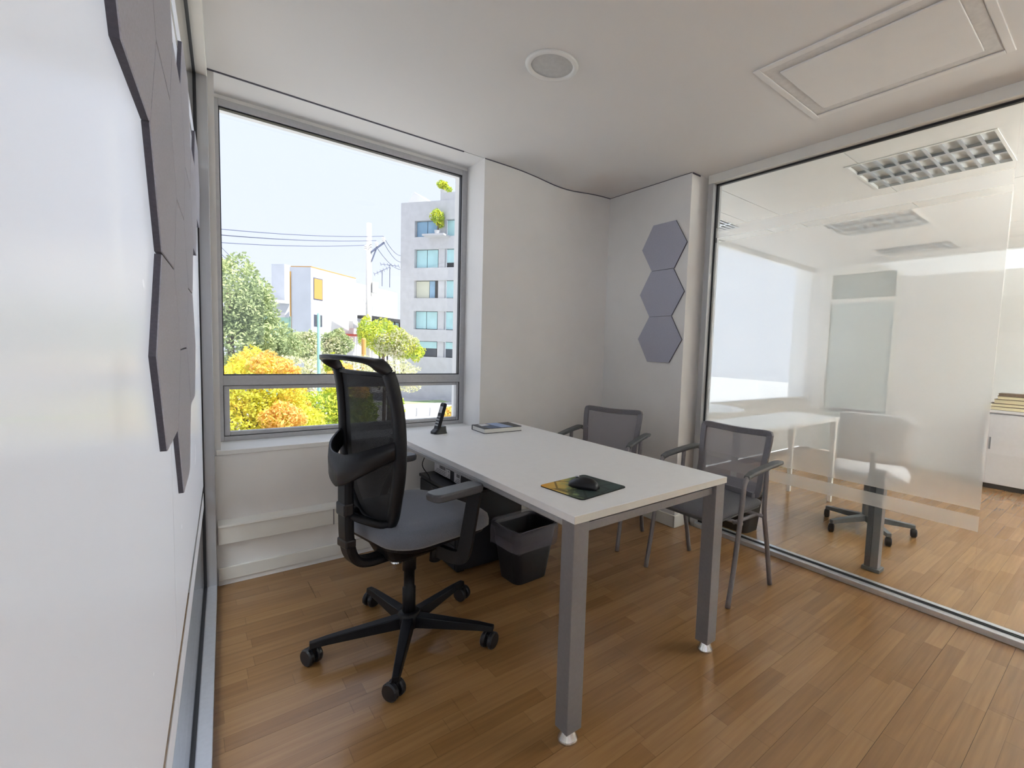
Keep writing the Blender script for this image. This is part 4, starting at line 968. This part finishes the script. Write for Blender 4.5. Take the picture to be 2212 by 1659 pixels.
lb_ = thing('low_building', 'low grey building with a white roof edge behind the green tree', 'building', (5.6, 48.5, GZ))
MB().box((-2.2, 0, 0), (0.85, 2, 8.0)).build('building_body', 'house_grey', lb_); MB().box((-2.4, -0.5, 8.001), (0.9, 2, 8.25)).build('roof_edge', 'house_white', lb_)
MB().box((-1.7, -0.06, 4.5), (0.5, -0.001, 7.2)).build('garage_door', 'cabinet_white', lb_)
gf = thing('mesh_fence', 'dark green mesh fence in front of the low grey building', 'fence', (4.1, 38.9, GZ))
MB().box((-1.6, 0, 0.3), (0.95, 0.05, 6.4)).build('fence_panel', 'green_fence', gf)
for x in (-1.62, -0.3, 0.97): MB().tube([(x, 0.03, 0), (x, 0.03, 6.5)], 0.05, 8).build('fence_post', 'green_fence', gf)

# --- pole, wires, posts
up_ = thing('utility_pole', 'pale concrete utility pole with a crossarm and insulators in the street', 'utility pole', (7.08, 26.95, GZ))
MB().lathe([(0.19, 0.0), (0.13, 7.78-GZ)], n=14).build('pole_shaft', 'concrete_pole', up_, smooth=True)
MB().tube([(0.08, -0.12, 9.82), (0.78, -0.12, 10.45)], 0.05, 6).build('crossarm', 'wire', up_)
MB().tube([(0.1, -0.12, 9.3), (0.35, -0.12, 10.02)], 0.035, 6).build('brace', 'wire', up_)
for x, z in ((0.36, 10.30), (0.74, 10.62), (-0.2, 10.02)):
    MB().lathe([(0.03, -0.14), (0.10, -0.10), (0.05, -0.06), (0.12, -0.02), (0.05, 0.02), (0.11, 0.06), (0.03, 0.12)], (x, -0.12, z), 10).build('insulator', 'house_white', up_)
MB().box((0.14, -0.2, 7.6), (0.45, 0.1, 8.2)).build('junction_box', 'concrete', up_)
WP = [((-10.0, 14.5, 4.1), (3.1, 23.95, 5.77), (7.82, 26.9, 7.20)), ((-10.0, 14.5, 3.95), (3.1, 23.95, 5.62), (7.45, 26.9, 6.90)), ((-10.0, 14.5, 3.70), (3.1, 23.95, 5.40), (6.88, 26.9, 6.55))]
WL = ['topmost street cable from the left to the pole insulator', 'middle street cable from the left to the pole', 'lowest street cable from the left to the pole']
for i, (a, m_, b_) in enumerate(WP):
    A_, B_ = Vector(a), Vector(b_)
    pts = [A_.lerp(B_, k/16) for k in range(17)]
    pts = [p - Vector((0, 0, 0.62*(1-(2*k/16-1)**2))) for k, p in enumerate(pts)]
    t = thing('cable', WL[i], 'cable', (0, 0, 0), 0, 'street cables')
    MB().tube(pts, 0.017, 5).build('cable', 'wire', t)
WR = [((7.82, 26.9, 7.20), (16.0, 47, 10.8)), ((7.82, 26.9, 6.9), (16.0, 47, 10.15)), ((7.45, 26.9, 6.55), (16.0, 47, 9.4))]
for i, (a, b_) in enumerate(WR):
    A_, B_ = Vector(a), Vector(b_); B2 = B_ + (B_-A_)*0.5
    t = thing('cable', ['top street cable falling right from the pole', 'middle street cable falling right from the pole', 'bottom street cable falling right from the pole'][i], 'cable', (0, 0, 0), 0, 'street cables')
    MB().tube([A_.lerp(B2, k/10) - Vector((0, 0, 0.9*(1-(2*k/10-1)**2))) for k in range(11)], 0.018, 5).build('cable', 'wire', t)
for i, (a, b_) in enumerate((((-2.38, 18.95, 7.02), (5.2, 47.99, 4.5)), ((-2.38, 18.95, 6.62), (4.9, 47.99, 4.5)))):
    t = thing('cable', ['upper slack cable running down behind the green tree', 'lower slack cable running down behind the green tree'][i], 'cable', (0, 0, 0), 0, 'street cables')
    MB().tube([Vector(a).lerp(Vector(b_), k/8) for k in range(9)], 0.014, 5).build('cable', 'wire', t)
up2 = thing('utility_pole', 'second concrete utility pole hidden left of the window, carrying the slack cables', 'utility pole', (-2.4, 18.9, GZ))
MB().lathe([(0.19, 0.0), (0.13, 7.4-GZ)], n=14).build('pole_shaft', 'concrete_pole', up2, smooth=True)
MB().tube([(-0.5, 0, 10.2), (0.5, 0, 10.2)], 0.05, 6).build('crossarm', 'wire', up2)
tp_ = thing('street_post', 'thin pale teal street post in front of the white house', 'post', (1.46, 10.95, GZ))
MB().lathe([(0.05, 0.0), (0.032, 1.83-GZ), (0.015, 1.86-GZ)], n=12).build('post_shaft', 'teal_paint', tp_, smooth=True)
MB().lathe([(0.09, 0), (0.09, 0.08), (0.05, 0.12)], n=12).build('post_base', 'teal_paint', tp_)
op_ = thing('marker_post', 'short orange marker post among the hedges', 'post', (4.62, 18.95, GZ))
MB().lathe([(0.09, 0.0), (0.09, 4.95), (0.06, 5.0)], n=12).build('post_shaft', 'orange_blind', op_); MB().lathe([(0.14, 0), (0.14, 0.1)], n=12).build('post_base', 'concrete', op_)

# --- trees and shrubs
def foliage(parent, blobs, n, size, m_, seed, name='crown'):
    rnd = random.Random(seed); vs = []; fs = []
    tot = sum(r[3]*r[4]*r[5] for r in blobs) if False else sum(b_[3]*b_[4] for b_ in blobs)
    for bx_, by_, bz_, rx, rz, ry in blobs:
        k = max(20, int(n*rx*rz/tot))
        for _ in range(k):
            d = Vector((rnd.gauss(0, 1), rnd.gauss(0, 1), rnd.gauss(0, 1))).normalized(); rr = (0.45 + 0.55*rnd.random()**0.5)*(1 + 0.18*math.sin(5*d.x+seed)*math.cos(4*d.z+2*d.y))
            p = Vector((bx_ + d.x*rx*rr, by_ + d.y*ry*rr, bz_ + d.z*rz*rr))
            a = Vector((rnd.gauss(0, 1), rnd.gauss(0, 1), rnd.gauss(0, 1))).normalized(); b2 = a.cross(Vector((rnd.gauss(0, 1), rnd.gauss(0, 1), rnd.gauss(0, 1)))).normalized()
            s_ = size*(0.6 + 0.8*rnd.random()); i = len(vs)
            vs += [p - a*s_, p - b2*s_*0.5, p + a*s_, p + b2*s_*0.5]; fs.append((i, i+1, i+2, i+3))
    me = bpy.data.meshes.new(name); me.from_pydata(vs, [], fs); me.materials.append(MT[m_])
    o = bpy.data.objects.new(name, me); COL.objects.link(o); o.parent = parent; o['kind'] = 'stuff'
    return o
def tree(name, label, x, y, blobs, n, size, m_, seed, group=None, cat='tree', extra=None):
    t = thing(name, label, cat, (x, y, GZ), 0, group)
    bl = [(bx_-x, by_-y, bz_-GZ, rx, rz, ry) for bx_, by_, bz_, rx, rz, ry in blobs]
    foliage(t, bl, n, size, m_, seed)
    if extra: foliage(t, [(bx_-x, by_-y, bz_-GZ, rx, rz, ry) for bx_, by_, bz_, rx, rz, ry in extra[0]], extra[1], size, extra[2], seed+50, 'leaf_cluster')
    c0 = bl[0]
    q = MB(); q.tube(smooth_path([(0, 0, 0), (0.04, 0.03, c0[2]*0.5), (c0[0]*0.5, c0[1]*0.5, c0[2]*0.85), (c0[0], c0[1], c0[2]+c0[4]*0.2)], 3), [0.09*k for k in (1.2, 1.1, 1.05, 1, .95, .9, .8, .7, .55, .4)][:10], 7)
    for k in range(4):
        a = k*1.7+seed; q.tube([(c0[0]*0.5, c0[1]*0.5, c0[2]*0.82), (c0[0]*0.6+math.cos(a)*c0[3]*0.6, c0[1]*0.6+math.sin(a)*c0[5]*0.6, c0[2]+0.2*c0[4]*math.sin(2*a))], [0.04, 0.015], 5)
    q.build('trunk', 'bark', t, smooth=True)
    return t
tree('leafy_tree', 'tall green tree filling the left side of the window view', 0.1, 14.95, [(0.05, 14.95, 2.35, 0.95, 1.1, 0.9), (0.55, 14.9, 1.95, 0.62, 0.9, 0.7), (0.9, 14.8, 1.25, 0.75, 0.55, 0.7), (0.2, 14.8, 1.0, 1.0, 0.8, 0.8), (1.45, 14.9, 0.98, 0.5, 0.35, 0.5)], 14000, 0.055, 'leaf_green', 3)
tree('autumn_tree', 'yellow and orange autumn tree close below the window on the left', -0.1, 7.2, [(-0.15, 7.0, 0.50, 0.72, 0.42, 0.5), (-0.28, 6.9, 0.05, 0.65, 0.55, 0.5), (0.25, 7.0, -0.05, 0.55, 0.45, 0.5), (-0.1, 7.6, 0.85, 0.30, 0.25, 0.3)], 11000, 0.032, 'leaf_yellow', 5, extra=([(0.02, 6.8, 0.86, 0.28, 0.18, 0.3), (0.28, 6.9, 0.74, 0.16, 0.18, 0.2), (0.15, 6.5, 0.15, 0.3, 0.22, 0.2)], 2200, 'leaf_orange'))
tree('lime_tree', 'yellow green tree below the window behind the office chair', 0.9, 8.2, [(0.85, 8.0, 0.02, 0.78, 0.36, 0.6), (1.3, 8.1, 0.22, 0.35, 0.35, 0.4), (0.4, 8.0, -0.2, 0.5, 0.3, 0.4), (1.45, 8.0, -0.05, 0.4, 0.4, 0.4)], 11000, 0.032, 'leaf_lime', 8, extra=([(0.55, 7.7, 0.12, 0.2, 0.12, 0.2), (1.45, 7.9, 0.35, 0.22, 0.16, 0.2)], 1200, 'leaf_orange'))
tree('shrub', 'orange and yellow shrub showing behind the top of the office chair', 1.55, 9.1, [(1.52, 8.95, 0.50, 0.34, 0.30, 0.3)], 1600, 0.032, 'leaf_orange', 11, cat='shrub')
tree('shrub', 'small lime green shrub left of the chair headrest by the teal post', 1.75, 11.1, [(1.78, 11.0, 0.66, 0.20, 0.28, 0.2)], 900, 0.035, 'leaf_lime', 12, cat='shrub')
tree('shrub', 'lime green twig showing right of the chair back through the low pane', 2.2, 8.1, [(2.2, 7.95, 0.02, 0.13, 0.22, 0.15)], 600, 0.03, 'leaf_lime', 13, cat='shrub')
tree('shrub', 'orange shrub in the lower right corner of the window by the phone', 4.65, 11.1, [(4.62, 10.95, -0.58, 0.22, 0.17, 0.2)], 700, 0.034, 'leaf_orange', 14, cat='shrub')
HG = 'hedges along the far side of the street'
tree('hedge', 'olive green hedge in front of the white house, left of the teal post', 4.4, 29, [(4.15, 28.4, 0.85, 0.85, 0.9, 0.5), (3.2, 28.4, 0.5, 0.8, 0.7, 0.5)], 3000, 0.085, 'leaf_green', 15, HG, 'hedge', extra=([(4.1, 28.1, 1.0, 0.7, 0.7, 0.4)], 500, 'leaf_dry'))
tree('hedge', 'olive green hedge in front of the white house, right of the teal post', 6.1, 30, [(6.2, 30.4, 1.05, 0.9, 0.9, 0.6)], 2600, 0.085, 'leaf_green', 16, HG, 'hedge', extra=([(6.0, 30.0, 0.9, 0.7, 0.7, 0.4)], 500, 'leaf_dry'))
tree('street_tree', 'bushy yellow green tree around the base of the utility pole', 7.5, 25.6, [(7.3, 25.4, 1.55, 1.25, 0.95, 0.9), (8.3, 25.2, 1.1, 0.95, 0.75, 0.8), (9.1, 25.2, 0.75, 0.5, 0.5, 0.5), (6.6, 25.6, 1.9, 0.5, 0.7, 0.5)], 6500, 0.07, 'leaf_lime', 17, extra=([(7.9, 24.9, 1.2, 1.2, 0.8, 0.5)], 2500, 'leaf_dry'))
for i, (x, y, z, rx, rz, lab) in enumerate(((1.2, 12.95, 0.50, 0.95, 0.34, 'dry greyish shrub above the yellow tree'), (2.75, 13.95, 0.55, 0.9, 0.30, 'dry greyish shrub behind the chair headrest'), (4.4, 14.95, 0.35, 0.85, 0.36, 'dry reddish shrub right of the chair headrest'))):
    tree('shrub', lab, x, y+0.3, [(x, y, z, rx, rz, 0.5), (x+0.4, y, z-0.4, rx*0.9, rz, 0.5)], 2600, 0.04, 'leaf_dry', 20+i, 'dry shrubs in the middle of the view', 'shrub')
t = thing('terrace_tree', 'small light green tree on the top terrace of the apartment building', 'tree', (15.80, 38.25, 10.546))
foliage(t, [(0, 0, 1.5, 0.62, 0.62, 0.40), (0.25, 0, 0.95, 0.32, 0.34, 0.3)], 1100, 0.09, 'leaf_lime', 31); MB().tube([(0, 0, 0.1), (0.05, 0, 0.8), (0, 0, 1.5)], [0.07, 0.05, 0.03], 6).build('trunk', 'bark', t); MB().lathe([(0.2, 0), (0.25, 0.35)], (0, 0, 0), 12).build('planter', 'concrete', t)
t = thing('roof_shrub', 'bright green shrub on the roof edge of the apartment building', 'shrub', (16.55, 38.9, 14.2))
foliage(t, [(-0.1, -0.1, 0.75, 0.5, 0.32, 0.4), (0.3, -0.2, 0.45, 0.45, 0.22, 0.4)], 500, 0.12, 'leaf_lime', 33); MB().lathe([(0.25, 0), (0.3, 0.3)], (0, -0.1, 0), 12).build('planter', 'concrete', t)
